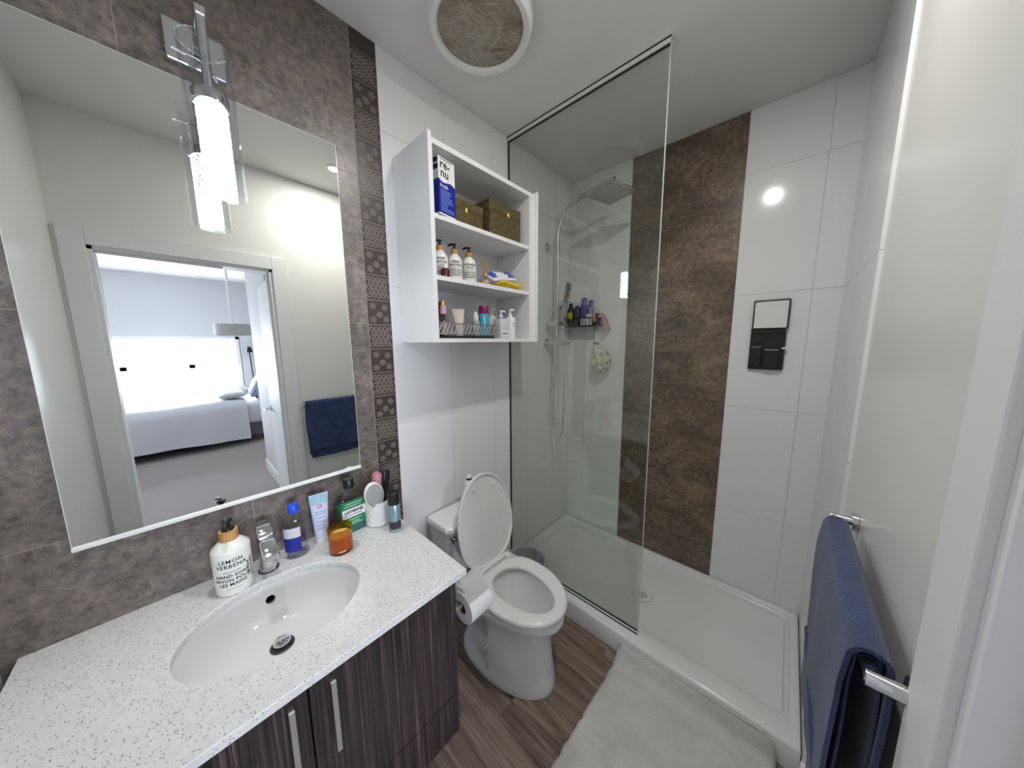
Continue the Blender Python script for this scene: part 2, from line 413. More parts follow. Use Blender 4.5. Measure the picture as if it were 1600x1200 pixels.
# right wall with the doorway -------------------------------------
bm = NB()
box(bm, XR, XR + 0.12, YE - 0.1, DOOR0, -0.06, CEIL + 0.05)
box(bm, XR, XR + 0.12, DOOR1, YS + 0.1, -0.06, CEIL + 0.05)
box(bm, XR, XR + 0.12, DOOR0, DOOR1, DOORH, CEIL + 0.05)
wr = struct('wall_right', bm, M_PAINT)
ry = [YCURB - 0.02, 1.480, 1.790, YS]
for z0, z1 in zip(wz, wz[1:]):
    for a, b in zip(ry, ry[1:]): wall_tile('white_tile', wr, M_WHITE_TILE, 'x', a, b, z0, z1, XR - T, -1)
struct('wall_end', box(NB(), -0.1, XR + 0.12, YE - 0.1, YE, -0.06, CEIL + 0.05), M_PAINT)
struct('ceiling', box(NB(), -0.12, XR + 0.12, YE - 0.1, YS + 0.12, CEIL, CEIL + 0.1), M_CEIL)

# door casing, jamb lining ----------------------------------------
def casing(name, xf, sgn):
    o = struct(name, box(NB(), min(xf, xf + sgn * 0.014), max(xf, xf + sgn * 0.014), DOOR1, DOOR1 + 0.085, 0, DOORH + 0.085, 0.003), M_TRIM)
    obj('casing_board', box(NB(), min(xf, xf + sgn * 0.014), max(xf, xf + sgn * 0.014), DOOR0 - 0.085, DOOR0, 0, DOORH + 0.085, 0.003), M_TRIM, o)
    obj('casing_board', box(NB(), min(xf, xf + sgn * 0.014), max(xf, xf + sgn * 0.014), DOOR0, DOOR1, DOORH, DOORH + 0.085, 0.003), M_TRIM, o)
casing('trim_1', XR, -1); casing('trim_2', XR + 0.12, 1)
bm = NB(); box(bm, XR - 0.002, XR + 0.122, DOOR1 - 0.018, DOOR1 + 0.001, 0, DOORH); box(bm, XR - 0.002, XR + 0.122, DOOR0 - 0.001, DOOR0 + 0.018, 0, DOORH); box(bm, XR - 0.002, XR + 0.122, DOOR0, DOOR1, DOORH - 0.018, DOORH + 0.001)
box(bm, XR + 0.03, XR + 0.07, DOOR1 - 0.03, DOOR1 - 0.017, 0, DOORH - 0.018); box(bm, XR + 0.03, XR + 0.07, DOOR0, DOORH - 0.03 - 1.79, DOORH - 0.03, DOORH - 0.017)
jm = struct('trim_3', bm, M_TRIM)
struct('baseboard_right', box(NB(), XR - 0.012, XR + 0.001, DOOR1 + 0.085, YCURB - 0.02, 0, 0.10, 0.003), M_TRIM)

# bedroom shell ----------------------------------------------------
bm = NB(); WY0, WY1, WZ0, WZ1 = -1.45, 0.82, 0.72, 1.70
box(bm, 6.6, 6.75, -2.7, WY0, -0.06, CEIL); box(bm, 6.6, 6.75, WY1, 2.7, -0.06, CEIL)
box(bm, 6.6, 6.75, WY0, WY1, -0.06, WZ0); box(bm, 6.6, 6.75, WY0, WY1, WZ1, CEIL)
struct('wall_bedroom_far', bm, M_BEDWALL)
struct('wall_bedroom_side', box(NB(), XR + 0.12, 6.75, 2.6, 2.7, -0.06, CEIL), M_BEDWALL)
struct('wall_bedroom_near', box(NB(), XR + 0.12, 6.75, -2.7, -2.6, -0.06, CEIL), M_BEDWALL)
struct('wall_bedroom_return', box(NB(), XR - 0.05, XR + 0.12, -2.7, YE - 0.09, -0.06, CEIL), M_BEDWALL)
struct('wall_bedroom_corner', box(NB(), XR - 0.05, XR + 0.12, YS + 0.09, 2.7, -0.06, CEIL), M_BEDWALL)
struct('ceiling_bedroom', box(NB(), XR + 0.11, 6.75, -2.7, 2.7, CEIL, CEIL + 0.1), M_CEIL)
pw_ = struct('wall_partition', box(NB(), 2.44, 3.49, 0.618, 0.72, 0, CEIL), M_BEDWALL)
obj('partition_baseboard', box(NB(), 2.44, 3.502, 0.606, 0.62, 0, 0.13, 0.003), M_TRIM, pw_)
# window: frame, sashes, glass
wn = struct('window_1', box(NB(), 6.585, 6.62, WY0 - 0.05, WY1 + 0.05, WZ0 - 0.05, WZ0 + 0.03, 0.004), M_TRIM)
for nm, a in (('window_frame', (6.6, 6.68, WY1 - 0.05, WY1 + 0.01, WZ0, WZ1)), ('window_frame', (6.6, 6.68, WY0, WY0 + 0.05, WZ0, WZ1)), ('window_frame', (6.6, 6.68, WY0, WY1, WZ1 - 0.05, WZ1)),
              ('sash_rail', (6.62, 6.66, WY0, WY1, 1.14, 1.20)), ('sash_stile', (6.62, 6.66, 0.12, 0.19, WZ0, WZ1)), ('sash_stile', (6.62, 6.66, -0.65, -0.58, WZ0, WZ1))):
    obj(nm, box(NB(), *a), M_TRIM, wn)
obj('window_pane', box(NB(), 6.642, 6.648, WY0, WY1, WZ0, WZ1), M_CLEAR, wn)

# ================================================================ SHOWER
def rr3(x0, x1, y0, y1, r, z): return [(a, b, z) for a, b in rrect(x0, x1, y0, y1, r, 5)]
X0, X1, Y0, Y1 = 0.002, XR - T - 0.002, YCURB, YS - 0.001
bm = NB(); rings = []
for f_, s_, r_, z_ in ((0.0, 0.0, 0.004, 0.0), (0.0, 0.0, 0.006, 0.098), (0.006, 0.002, 0.008, 0.108), (0.016, 0.006, 0.010, 0.111), (0.098, 0.030, 0.022, 0.109),
                       (0.104, 0.034, 0.024, 0.105), (0.106, 0.036, 0.026, 0.098), (0.114, 0.042, 0.028, 0.096), (0.119, 0.048, 0.03, 0.090), (0.122, 0.053, 0.03, 0.070), (0.140, 0.075, 0.04, 0.062), (0.33, 0.33, 0.04, 0.056), (0.37, 0.60, 0.004, 0.055)):
    rings.append(rr3(X0 + s_, X1 - s_, Y0 + f_, Y1 - min(s_, 0.34), r_, z_))
loft(bm, rings, True, True)
tr_ = thing('shower_tray', 'low white acrylic shower tray with a front curb and grooved rim', 'shower tray')
tray_body = obj('tray_body', bm, M_ACRYL, tr_, True, angle=50)
cut(tray_body, cyl(NB(), (0.772, 1.722, 0.012), (0.772, 1.722, 0.09), 0.044, seg=32))
dr = thing('shower_drain', 'round perforated drain grate set in the white shower tray', 'drain', (0.772, 1.722, 0.0565))
bm = NB(); lathe(bm, [(0.052, 0.0), (0.052, 0.003), (0.047, 0.005), (0.040, 0.0045), (0.037, 0.003), (0.037, 0.0), (0.052, 0.0)], 32, cap0=False, cap1=False); bmesh.ops.remove_doubles(bm, verts=bm.verts[:], dist=1e-6); obj('flange', bm, M_ACRYL, dr, True)
bm = NB(); loft(bm, [[(r * math.cos(2 * PI * i / 28), r * math.sin(2 * PI * i / 28), z) for i in range(28)] for r, z in ((0.0425, -0.001), (0.0425, -0.042), (0.0410, -0.042), (0.0410, -0.001), (0.0425, -0.001))], False, False); lathe(bm, [(0.0425, -0.0435), (0.0425, -0.041)], 28); obj('drain_cup', bm, M_DGREY, dr, True)
gr = obj('grate', lathe(NB(), [(0.0372, 0.0012), (0.0372, 0.0036)], 40), M_ACRYL, dr)
bm = NB()
for i in range(-3, 4):
    for j in range(-3, 4):
        if i * i + j * j < 11: cyl(bm, (i * 0.0085, j * 0.0085, -0.003), (i * 0.0085, j * 0.0085, 0.008), 0.0033, seg=8)
cut(gr, bm)
bm = NB(); lathe(bm, [(0.0545, 0.0), (0.0545, 0.0012), (0.0518, 0.0014), (0.0518, 0.0), (0.0545, 0.0)], 32, cap0=False, cap1=False); obj('seal_ring', bm, mat('grey_seal', (0.36, 0.36, 0.35), 0.5), dr)

gp = thing('glass_panel', 'tall frameless green-tinted glass panel between toilet and shower', 'glass panel', (0, YG, 0))
GX1, GZ0, GZ1 = 0.858, 0.118, CEIL - 0.021
obj('pane', box(NB(), 0.004, GX1, -0.005, 0.005, GZ0, GZ1 + 0.01), M_PANEL, gp)
obj('cut_edge', box(NB(), GX1, GX1 + 0.0015, -0.0052, 0.0052, GZ0, GZ1 + 0.005), M_GEDGE, gp)
bm = NB(); box(bm, 0.001, GX1 + 0.003, -0.011, -0.0052, GZ1 - 0.0, CEIL); box(bm, 0.001, GX1 + 0.003, 0.0052, 0.011, GZ1, CEIL); box(bm, 0.001, GX1 + 0.003, -0.011, 0.011, CEIL - 0.006, CEIL)
o = obj('ceiling_channel', bm, M_CEIL, gp)
bm = NB(); box(bm, 0.001, GX1 + 0.002, -0.010, -0.0052, 0.109, 0.124, 0.001); box(bm, 0.001, GX1 + 0.002, 0.0052, 0.010, 0.109, 0.124, 0.001); box(bm, 0.001, GX1 + 0.002, -0.010, 0.010, 0.1085, 0.118)
obj('bottom_channel', bm, M_WHITEP, gp)
obj('gasket', box(NB(), 0.001, GX1, -0.0056, 0.0056, GZ1 - 0.003, GZ1 + 0.0005), M_RUBBER, gp)
obj('gasket', box(NB(), 0.001, GX1, -0.0056, 0.0056, 0.1235, 0.126), M_RUBBER, gp)
obj('wall_seal', box(NB(), 0.0005, 0.005, -0.0065, 0.0065, GZ0, GZ1), M_DGREY, gp)

# shower column ------------------------------------------------------
sc_ = thing('shower_column', 'chrome shower column with square rain head and hand shower on the white wall', 'shower', (0, 1.787, 0))
PX = 0.092
pts = smooth_path([(PX, 0, 1.555), (PX, 0, 1.90), (PX, 0, 2.24), (PX + 0.012, 0, 2.32), (PX + 0.055, 0, 2.395), (PX + 0.13, 0, 2.435), (0.34, 0, 2.465), (0.475, 0, 2.484)], 6)
obj('riser_pipe', tube(NB(), pts, 0.0125, 14), M_CHROME2, sc_, True)
for z in (2.204, 1.555):
    bm = NB(); cyl(bm, (0.0005, 0, z), (0.010, 0, z), 0.030, seg=24); cyl(bm, (0.010, 0, z), (0.016, 0, z), 0.030, 0.022, 24)
    cyl(bm, (0.012, 0, z), (0.098 if z > 2 else 0.165, 0, z), 0.012 if z > 2 else 0.020, seg=18)
    p = obj('wall_bracket' if z > 2 else 'mixer_valve', bm, M_CHROME2, sc_, True)
bm = NB(); cyl(bm, (0.166, 0, 1.555), (0.186, 0, 1.555), 0.019, seg=18); cyl(bm, (0.176, 0, 1.555), (0.184, 0, 1.515), 0.005, seg=10)
obj('mixer_handle', bm, M_CHROME2, p, True)
bm = NB(); box(bm, 0.02, 0.150, -0.016, 0.016, 1.668, 1.700, 0.004); obj('soap_bracket', bm, M_CHROME2, sc_, True)
bm = NB(); box(bm, PX - 0.018, PX + 0.055, -0.02, 0.016, 1.775, 1.805, 0.005); obj('slider', bm, M_CHROME2, sc_, True)
# rain head
hd = obj('rain_head', NB(), M_CHROME2, sc_); me = bpy.data.meshes.new('rain_head'); bm = NB()
box(bm, -0.105, 0.105, -0.105, 0.105, 2.400, 2.412, 0.003); cyl(bm, (0, 0, 2.41), (0, 0, 2.425), 0.028, 0.016, 18); cyl(bm, (0, 0, 2.42), (0, 0, 2.486), 0.011, seg=14)
bm.to_mesh(me); bm.free(); me.materials.append(M_CHROME2); hd.data = me; hd.location = (0.462, -0.012, 0); hd.rotation_euler = (0, 0, math.radians(-15))
obj('nozzle_plate', box(NB(), -0.098, 0.098, -0.098, 0.098, 2.3985, 2.4005), M_STEEL, hd)
bm = NB()
for i in range(11):
    for j in range(11): cyl(bm, (-0.088 + i * 0.0176, -0.088 + j * 0.0176, 2.3965), (-0.088 + i * 0.0176, -0.088 + j * 0.0176, 2.3990), 0.0032, seg=6)
obj('nozzles', bm, M_DGREY, hd)
# hand shower, tilted in the slider
hs = obj('hand_shower', box(NB(), -0.014, 0.014, -0.022, 0.022, 0.10, 0.235, 0.006), M_CHROME2, sc_, True)
hs.location = (0.138, -0.005, 1.72); hs.rotation_euler = (0, math.radians(12), 0)
obj('handle', tube(NB(), [(0, 0, -0.02), (0, 0, 0.06), (0, 0, 0.105)], [0.009, 0.011, 0.013], 12), M_CHROME2, hs, True)
bm = NB()
for i in range(7): box(bm, 0.0135, 0.0155, -0.018, 0.018, 0.115 + i * 0.016, 0.122 + i * 0.016)
obj('spray_face', bm, M_DGREY, hs)
pts = smooth_path([(0.085, 0.0, 1.540), (0.082, 0.0, 1.40), (0.070, 0, 1.20), (0.075, 0, 1.00), (0.098, 0, 0.915), (0.125, 0, 0.890), (0.148, 0, 0.93), (0.156, 0, 1.05), (0.158, 0, 1.30), (0.154, 0, 1.52), (0.140, 0, 1.70)], 8)
obj('hose', tube(NB(), pts, 0.0072, 10), M_CHROME2, sc_, True)

# corner caddy -------------------------------------------------------
CX0, CX1, CY0, CY1, CZ = 0.022, 0.285, 1.985, 2.088, 1.676
cd = thing('shower_caddy', 'small black wire caddy fixed to the far shower wall near the corner', 'caddy')
bm = NB()
for z in (CZ, CZ + 0.055):
    tube(bm, [(CX0, CY0, z), (CX1, CY0, z), (CX1, CY1, z), (CX0, CY1, z)], 0.0032, 8, closed=True)
for i in range(6):
    x = CX0 + (CX1 - CX0) * i / 5
    tube(bm, [(x, CY0, CZ + 0.055), (x, CY0, CZ)], 0.002, 6)
obj('wire_frame', bm, M_BLACK, cd)
bm = NB(); box(bm, CX0, CX1, CY0, CY1, CZ - 0.004, CZ - 0.001); obj('base_shelf', bm, M_BLACK, cd)
obj('wall_plate', box(NB(), CX0 + 0.02, CX1 - 0.02, CY1 - 0.001, YS - 0.0005, CZ, CZ + 0.06, 0.002), M_BLACK, cd)
for x in (0.035, 0.062, 0.278):
    bm = NB(); tube(bm, smooth_path([(x, CY0, CZ), (x, CY0 - 0.002, CZ - 0.04), (x + 0.008, CY0 - 0.004, CZ - 0.052), (x + 0.016, CY0 - 0.004, CZ - 0.042)], 5), 0.0022, 6); obj('hook', bm, M_BLACK, cd)
def simple_bottle(name, label, cat, loc, prof, group=None, seg=20, sx=1.0, sy=1.0, rotz=0.0):
    """prof: list of (part name, material, [(r,z)...])"""
    t = thing(name, label, cat, loc, rotz, group)
    for nm, mm, pr_ in prof:
        bm = NB(); lathe(bm, pr_, seg, sx=sx, sy=sy); obj(nm, bm, mm, t, True)
    return t
M_PURPLE = mat('purple_plastic', (0.10, 0.045, 0.30), 0.35); M_LILAC = mat('lilac_plastic', (0.30, 0.25, 0.48), 0.4)
M_YEL = mat('yellow_print', (0.60, 0.55, 0.04), 0.45); M_PALEY = mat('pale_cream', (0.66, 0.64, 0.46), 0.5)
cz = CZ + 0.0005
t = simple_bottle('shampoo_bottle', 'black shampoo bottle with a yellow label in the wire shower caddy', 'bottle', (0.050, 2.035, cz), [('body', M_BLACK, [(0.026, 0), (0.028, 0.01), (0.028, 0.11), (0.020, 0.135), (0.012, 0.142)]), ('cap', M_BLACK, [(0.014, 0.142), (0.014, 0.168), (0.010, 0.172)])])
obj('label_patch', patch_cyl(NB(), 0.0285, -2.6, -0.6, 0.05, 0.10), M_YEL, t)
t = simple_bottle('conditioner_bottle', 'dark violet squeeze bottle beside a black bottle in the shower caddy', 'bottle', (0.107, 2.030, cz), [('cap', M_BLACK, [(0.022, 0), (0.022, 0.03)]), ('body', mat('dark_violet', (0.03, 0.018, 0.07), 0.35), [(0.024, 0.03), (0.028, 0.06), (0.026, 0.13), (0.014, 0.145)])], sy=0.8)
t = simple_bottle('body_wash_bottle', 'tall purple body wash bottle with white base band in the shower caddy', 'bottle', (0.163, 2.030, cz), [('body', M_PURPLE, [(0.026, 0.052), (0.027, 0.06), (0.024, 0.19), (0.018, 0.198)]), ('cap', M_WHITEP, [(0.025, 0), (0.026, 0.004), (0.026, 0.052)])], sy=0.75)
t = simple_bottle('lotion_bottle', 'lilac lotion bottle with purple cap at the back of the shower caddy', 'bottle', (0.200, 2.062, cz), [('body', M_LILAC, [(0.022, 0), (0.023, 0.01), (0.023, 0.12), (0.012, 0.14)]), ('cap', M_PURPLE, [(0.016, 0.14), (0.016, 0.175), (0.012, 0.18)])], sy=0.9)
t = simple_bottle('cream_tub', 'small white tub with pale yellow lid in the shower caddy', 'tub', (0.214, 2.013, cz), [('body', M_WHITEP, [(0.022, 0), (0.024, 0.004), (0.024, 0.05)]), ('lid', M_PALEY, [(0.025, 0.05), (0.025, 0.078), (0.022, 0.081)])])
# exfoliating glove draped over the end of the caddy
M_PINK = mat('pink_knit', (0.52, 0.27, 0.31), 0.9); g = G(M_PINK); g.bump(g.noise(g.mapped((1, 1, 1)), 320, 2), 0.7, 0.003)
t = thing('bath_glove', 'pink knitted bath glove draped over the end of the shower caddy', 'glove')
bm = NB()
prof = smooth_path([(0.243, 0, 1.705), (0.252, 0, 1.740), (0.278, 0, 1.757), (0.308, 0, 1.748), (0.328, 0, 1.715), (0.338, 0, 1.672)], 5)
rings = []
for i, p in enumerate(prof):
    wv = 0.036 + 0.006 * math.sin(i * 0.7); d = (prof[min(i + 1, len(prof) - 1)] - prof[max(i - 1, 0)]).normalized(); nrm = Vector((-d.z, 0, d.x))
    rings.append([Vector((p.x, 2.035, p.z)) + Vector((0, wv * math.cos(a), 0)) + nrm * (0.006 + 0.002 * math.cos(5 * a)) * math.sin(a) for a in [2 * PI * k / 20 for k in range(20)]])
loft(bm, rings); obj('palm', bm, M_PINK, t, True, angle=80)
for k in range(4):
    y_ = 2.007 + k * 0.0185
    bm = NB(); tube(bm, smooth_path([(0.330, y_, 1.700), (0.339, y_, 1.672), (0.343 + 0.003 * k, y_ - 0.002, 1.650 - 0.006 * (k % 2))], 4), [0.0085] * 8 + [0.006], 10); obj('finger', bm, M_PINK, t, True, angle=80)
bm = NB(); tube(bm, smooth_path([(0.262, 2.0, 1.748), (0.270, 1.985, 1.725), (0.275, 1.978, 1.700)], 4), [0.0085] * 8 + [0.006], 10); obj('thumb', bm, M_PINK, t, True, angle=80)
# white razor hanging on a hook and the mesh sponge under it
t = thing('razor', 'white razor hanging head down from the caddy hook', 'razor')
obj('handle', tube(NB(), smooth_path([(0.292, 1.978, 1.640), (0.294, 1.976, 1.60), (0.298, 1.972, 1.555)], 4), [0.004, 0.005, 0.006, 0.006, 0.006, 0.0055, 0.005, 0.0045, 0.004], 10), M_WHITEP, t, True)
obj('head', box(NB(), 0.280, 0.318, 1.962, 1.978, 1.541, 1.556, 0.003), mat('razor_blue', (0.10, 0.16, 0.24), 0.4), t, True)
obj('hanging_loop', tube(NB(), smooth_path([(0.292, 1.978, 1.636), (0.284, 1.980, 1.65), (0.288, 1.981, 1.672), (0.297, 1.980, 1.65), (0.292, 1.978, 1.638)], 4), 0.0015, 6), M_BLACK, t)
M_PUFF = mat('pale_mesh_sponge', (0.66, 0.66, 0.54), 0.9)
t = thing('mesh_sponge', 'pale yellow ruffled mesh bath sponge hanging under the caddy', 'sponge', (0.312, 2.02, 1.425))
rnd = random.Random(5)
for k in range(26):
    d = Vector((rnd.gauss(0, 1), rnd.gauss(0, 1), rnd.gauss(0, 1))).normalized(); u_, v_ = frame_of(d); bm = NB(); ph = rnd.random() * 6; R = rnd.uniform(0.055, 0.080)
    def rf(a, b, d=d, u_=u_, v_=v_, ph=ph, R=R):
        an = 2 * PI * a; rr = R * (0.25 + 0.75 * b); wv = 0.018 * b * math.sin(6 * an + ph)
        p = d * (0.026 + 0.030 * (1 - b) + wv) + (u_ * math.cos(an) + v_ * math.sin(an)) * rr * 0.85
        return (p.x * 0.92, p.y * 0.78, p.z * 1.15)
    grid(bm, 26, 3, rf, True); obj('ruffle', bm, M_PUFF, t, True, angle=180)
obj('cord', tube(NB(), smooth_path([(0.0, 0.0, 0.03), (-0.012, -0.02, 0.10), (-0.022, -0.034, 0.20)], 5), 0.0016, 6), M_WHITEP, t)

# black hanging organiser with mirror frame on the shower wall -------
t = thing('shaving_mirror', 'black wall organiser with a thin framed mirror on top, stuck on white shower tile', 'mirror', (1.211, YS, 1.590))
Yf = -0.022
bm = NB(); o1 = rrect(-0.072, 0.072, 0.030, 0.178, 0.006, 3); i1 = rrect(-0.066, 0.066, 0.036, 0.172, 0.004, 3)
loft(bm, [[(a, -0.010, b) for a, b in i1], [(a, -0.026, b) for a, b in i1], [(a, -0.026, b) for a, b in o1], [(a, -0.010, b) for a, b in o1]], False, False)
obj('mirror_frame', bm, M_BLACK, t)
bm = NB(); prism(bm, i1, 'y', -0.020, -0.012); obj('mirror_glass', bm, mat('fogless_mirror', (0.80, 0.80, 0.80), 0.22, 0.6), t)
bm = NB(); prism(bm, rrect(-0.074, 0.068, -0.180, 0.012, 0.006, 3), 'y', -0.018, -0.001); obj('back_panel', bm, M_BLACK, t)
bm = NB(); prism(bm, rrect(-0.074, 0.066, 0.010, 0.034, 0.005, 3), 'y', -0.026, -0.006); obj('hinge_bar', bm, M_BLACK, t)
obj('pocket', box(NB(), -0.068, -0.022, -0.030, -0.017, -0.165, -0.060, 0.004), M_BLACK, t)
obj('pocket', box(NB(), -0.015, 0.052, -0.038, -0.017, -0.172, -0.072, 0.006), M_BLACK, t)
obj('slot', box(NB(), -0.066, -0.024, -0.026, -0.017, -0.034, -0.018, 0.002), M_RUBBER, t)
obj('razor_hook', box(NB(), 0.056, 0.076, -0.030, -0.016, -0.072, -0.064, 0.002), M_WHITEP, t)
obj('adhesive_pad', box(NB(), -0.040, 0.040, -0.0115, 0.0, 0.05, 0.15), M_BLACK, t)

# ================================================================ VANITY
VC = 0.1175; VZ0, VZ1, VX = 0.232, 0.800, 0.566; VY0, VY1 = -0.292, 0.526
ZC = 0.8215
va = thing('vanity_cabinet', 'dark striped wood wall-hung vanity cabinet with two doors', 'cabinet')
bm = NB()
box(bm, 0.003, VX - 0.019, VY1 - 0.016, VY1, VZ0, VZ1); box(bm, 0.003, VX - 0.019, VY0, VY0 + 0.016, VZ0, VZ1)
box(bm, 0.003, VX - 0.019, VY0, VY1, VZ0, VZ0 + 0.016); box(bm, 0.003, 0.018, VY0, VY1, VZ0, VZ1); box(bm, VX - 0.05, VX - 0.022, VY0, VY1, VZ1 - 0.05, VZ1 - 0.001)
box(bm, 0.018, VX - 0.021, VC - 0.008, VC + 0.008, VZ0, 0.58)
obj('carcass', bm, M_WOOD, va)
for y0, y1, hy in ((VC + 0.0018, VY1, 0.162), (VY0, VC - 0.0018, 0.082)):
    dd = obj('door', box(NB(), VX - 0.018, VX, y0, y1, 0.388, VZ1 - 0.003, 0.0008, 1), M_WOOD, va)
    bm = NB(); z0, z1 = 0.600, 0.790
    box(bm, VX + 0.020, VX + 0.026, hy - 0.006, hy + 0.006, z0, z1, 0.001, 1); box(bm, VX - 0.0005, VX + 0.022, hy - 0.005, hy + 0.005, z0 + 0.004, z0 + 0.012); box(bm, VX - 0.0005, VX + 0.022, hy - 0.005, hy + 0.005, z1 - 0.012, z1 - 0.004)
    obj('handle', bm, M_STEEL, dd)
obj('lower_panel', box(NB(), VX - 0.018, VX, VY0, VY1, VZ0, 0.3845, 0.0008, 1), M_WOOD, va)

# counter with an oval cut-out
SCX, SCY, SRX, SRY = 0.299, VC, 0.166, 0.207
def oval(k, n=64, z=0.0, dx=0.0):
    return [(SCX + dx + SRX * k * math.cos(2 * PI * i / n), SCY + SRY * k * math.sin(2 * PI * i / n), z) for i in range(n)]
def rect_ring(x0, x1, y0, y1, z, n=64):
    out = []
    for i in range(n):
        a = 2 * PI * i / n; c, s_ = math.cos(a), math.sin(a)
        tx = ((x1 - SCX) / c if c > 1e-9 else (x0 - SCX) / c if c < -1e-9 else 1e9); ty = ((y1 - SCY) / s_ if s_ > 1e-9 else (y0 - SCY) / s_ if s_ < -1e-9 else 1e9)
        t_ = min(tx, ty); out.append([SCX + c * t_, SCY + s_ * t_, z])
    for cx, cy in ((x0, y0), (x0, y1), (x1, y0), (x1, y1)):
        j = min(range(n), key=lambda q: (out[q][0] - cx) ** 2 + (out[q][1] - cy) ** 2); out[j][0] = cx; out[j][1] = cy
    return out
CXF, CYR, CYL = 0.571, 0.569, -0.334; TH = 0.021
ct = thing('vanity_countertop', 'white speckled quartz countertop with an oval sink cut-out', 'countertop')
bm = NB()
loft(bm, [oval(1.0, z=ZC - TH), oval(1.0, z=ZC - 0.002), oval(1.008, z=ZC), rect_ring(0.0015, CXF - 0.002, CYL, CYR - 0.002, ZC), rect_ring(0.0015, CXF, CYL, CYR, ZC - 0.002), rect_ring(0.0015, CXF, CYL, CYR, ZC - TH), oval(1.0, z=ZC - TH)], False, False)
bmesh.ops.remove_doubles(bm, verts=bm.verts[:], dist=1e-5)
obj('slab', bm, M_QUARTZ, ct, True, angle=30)
# undermount basin
sk = thing('sink_basin', 'oval white undermount ceramic basin under the quartz countertop', 'sink')
bm = NB(); zt_ = ZC - TH - 0.0005
lv = [(1.06, 0.0, 0), (1.005, 0.0, 0), (0.99, -0.012, 0), (0.955, -0.042, 0), (0.90, -0.070, 0), (0.80, -0.092, 0), (0.62, -0.106, 0), (0.35, -0.113, 0), (0.115, -0.116, -0.0)]
loft(bm, [oval(k, z=zt_ + z, dx=-0.03 * (1 - k)) for k, z, _ in lv] , False, True)
rim = [oval(k, z=zt_ + z - 0.012, dx=-0.03 * (1 - k)) for k, z, _ in lv]
loft(bm, [oval(1.06, z=zt_)] + rim, False, True)
bmesh.ops.remove_doubles(bm, verts=bm.verts[:], dist=1e-6)
sink_bowl = obj('bowl', bm, M_CERAMIC, sk, True, angle=80)
dx = SCX - 0.027; zb = zt_ - 0.116
bm = NB(); lathe(bm, [(0.030, -0.001), (0.030, 0.002), (0.026, 0.004), (0.022, 0.001)], 28, (dx, SCY, zb)); obj('drain_ring', bm, M_DGREY, sk, True)
bm = NB(); lathe(bm, [(0.006, 0), (0.006, 0.010), (0.020, 0.010), (0.0215, 0.013), (0.019, 0.017), (0.010, 0.0185)], 28, (dx, SCY, zb)); obj('pop_up_stopper', bm, M_CHROME, sk, True)
bm = NB(); c0 = Vector((SCX - SRX * 0.952, SCY, zt_ - 0.048)); nrm = Vector((0.93, 0, 0.36)).normalized()
cut(sink_bowl, cyl(NB(), c0 - nrm * 0.030, c0 + nrm * 0.025, 0.0125, seg=24))
u_, v_ = frame_of(nrm)
loft(bm, [[c0 + nrm * d + (u_ * math.cos(2 * PI * i / 24) + v_ * math.sin(2 * PI * i / 24)) * r for i in range(24)] for r, d in ((0.0125, -0.002), (0.0125, -0.022), (0.0138, -0.022), (0.0138, -0.002), (0.0125, -0.002))], False, False)
obj('overflow_sleeve', bm, M_CERAMIC, sk, True)

# faucet
fa = thing('faucet', 'short chrome single-lever basin faucet behind the sink', 'faucet', (0.080, VC + 0.012, ZC))
bm = NB(); rings = []
for z, r, dx_ in ((0.0, 0.0265, 0), (0.004, 0.0265, 0), (0.006, 0.0235, 0), (0.05, 0.022, 0.001), (0.09, 0.0215, 0.003), (0.118, 0.021, 0.006), (0.124, 0.018, 0.008)):
    rings.append([(dx_ + r * math.cos(2 * PI * i / 28), r * math.sin(2 * PI * i / 28), z) for i in range(28)])
loft(bm, rings); obj('body', bm, M_CHROME, fa, True)
bm = NB(); rings = []
for s_, z, hw, hh in ((-0.014, 0.104, 0.020, 0.018), (0.018, 0.106, 0.021, 0.017), (0.060, 0.098, 0.021, 0.012), (0.098, 0.090, 0.021, 0.008), (0.102, 0.088, 0.019, 0.006)):
    rings.append([(s_, a, z + b) for a, b in rrect(-hw, hw, -hh, hh, 0.004, 3)])
loft(bm, rings); obj('spout', bm, M_CHROME, fa, True)
bm = NB(); rings = []
for s_, z, hw, hh in ((0.026, 0.124, 0.018, 0.002), (0.022, 0.127, 0.020, 0.004), (0.004, 0.133, 0.020, 0.008), (-0.016, 0.141, 0.019, 0.007), (-0.036, 0.150, 0.018, 0.004), (-0.040, 0.151, 0.016, 0.003)):
    rings.append([(s_, a, z + b) for a, b in rrect(-hw, hw, -hh, hh, 0.0028, 3)])
loft(bm, rings); obj('lever', bm, M_CHROME, fa, True)
obj('base_ring', lathe(NB(), [(0.028, 0.0), (0.028, 0.003), (0.0262, 0.004)], 28), M_DGREY, fa, True)

# mirror on the wall
MY0, MY1, MZ0, MZ1 = 2 * VC - 0.466, 0.466, 1.052, 2.277
mi = thing('wall_mirror', 'large frameless mirror with polished edge on the brown stone tiles', 'mirror')
obj('backing', box(NB(), 0.0008, 0.0150, MY0, MY1, MZ0, MZ1), M_MEDGE, mi)
obj('mirror_glass', box(NB(), 0.0150, 0.0158, MY0 + 0.0015, MY1 - 0.0015, MZ0 + 0.0015, MZ1 - 0.0015), M_MIRROR, mi)

obj('bottom_channel', box(NB(), 0.0010, 0.0215, MY0, MY1, MZ0 - 0.004, MZ0 + 0.007, 0.001, 1), M_MEDGE, mi)
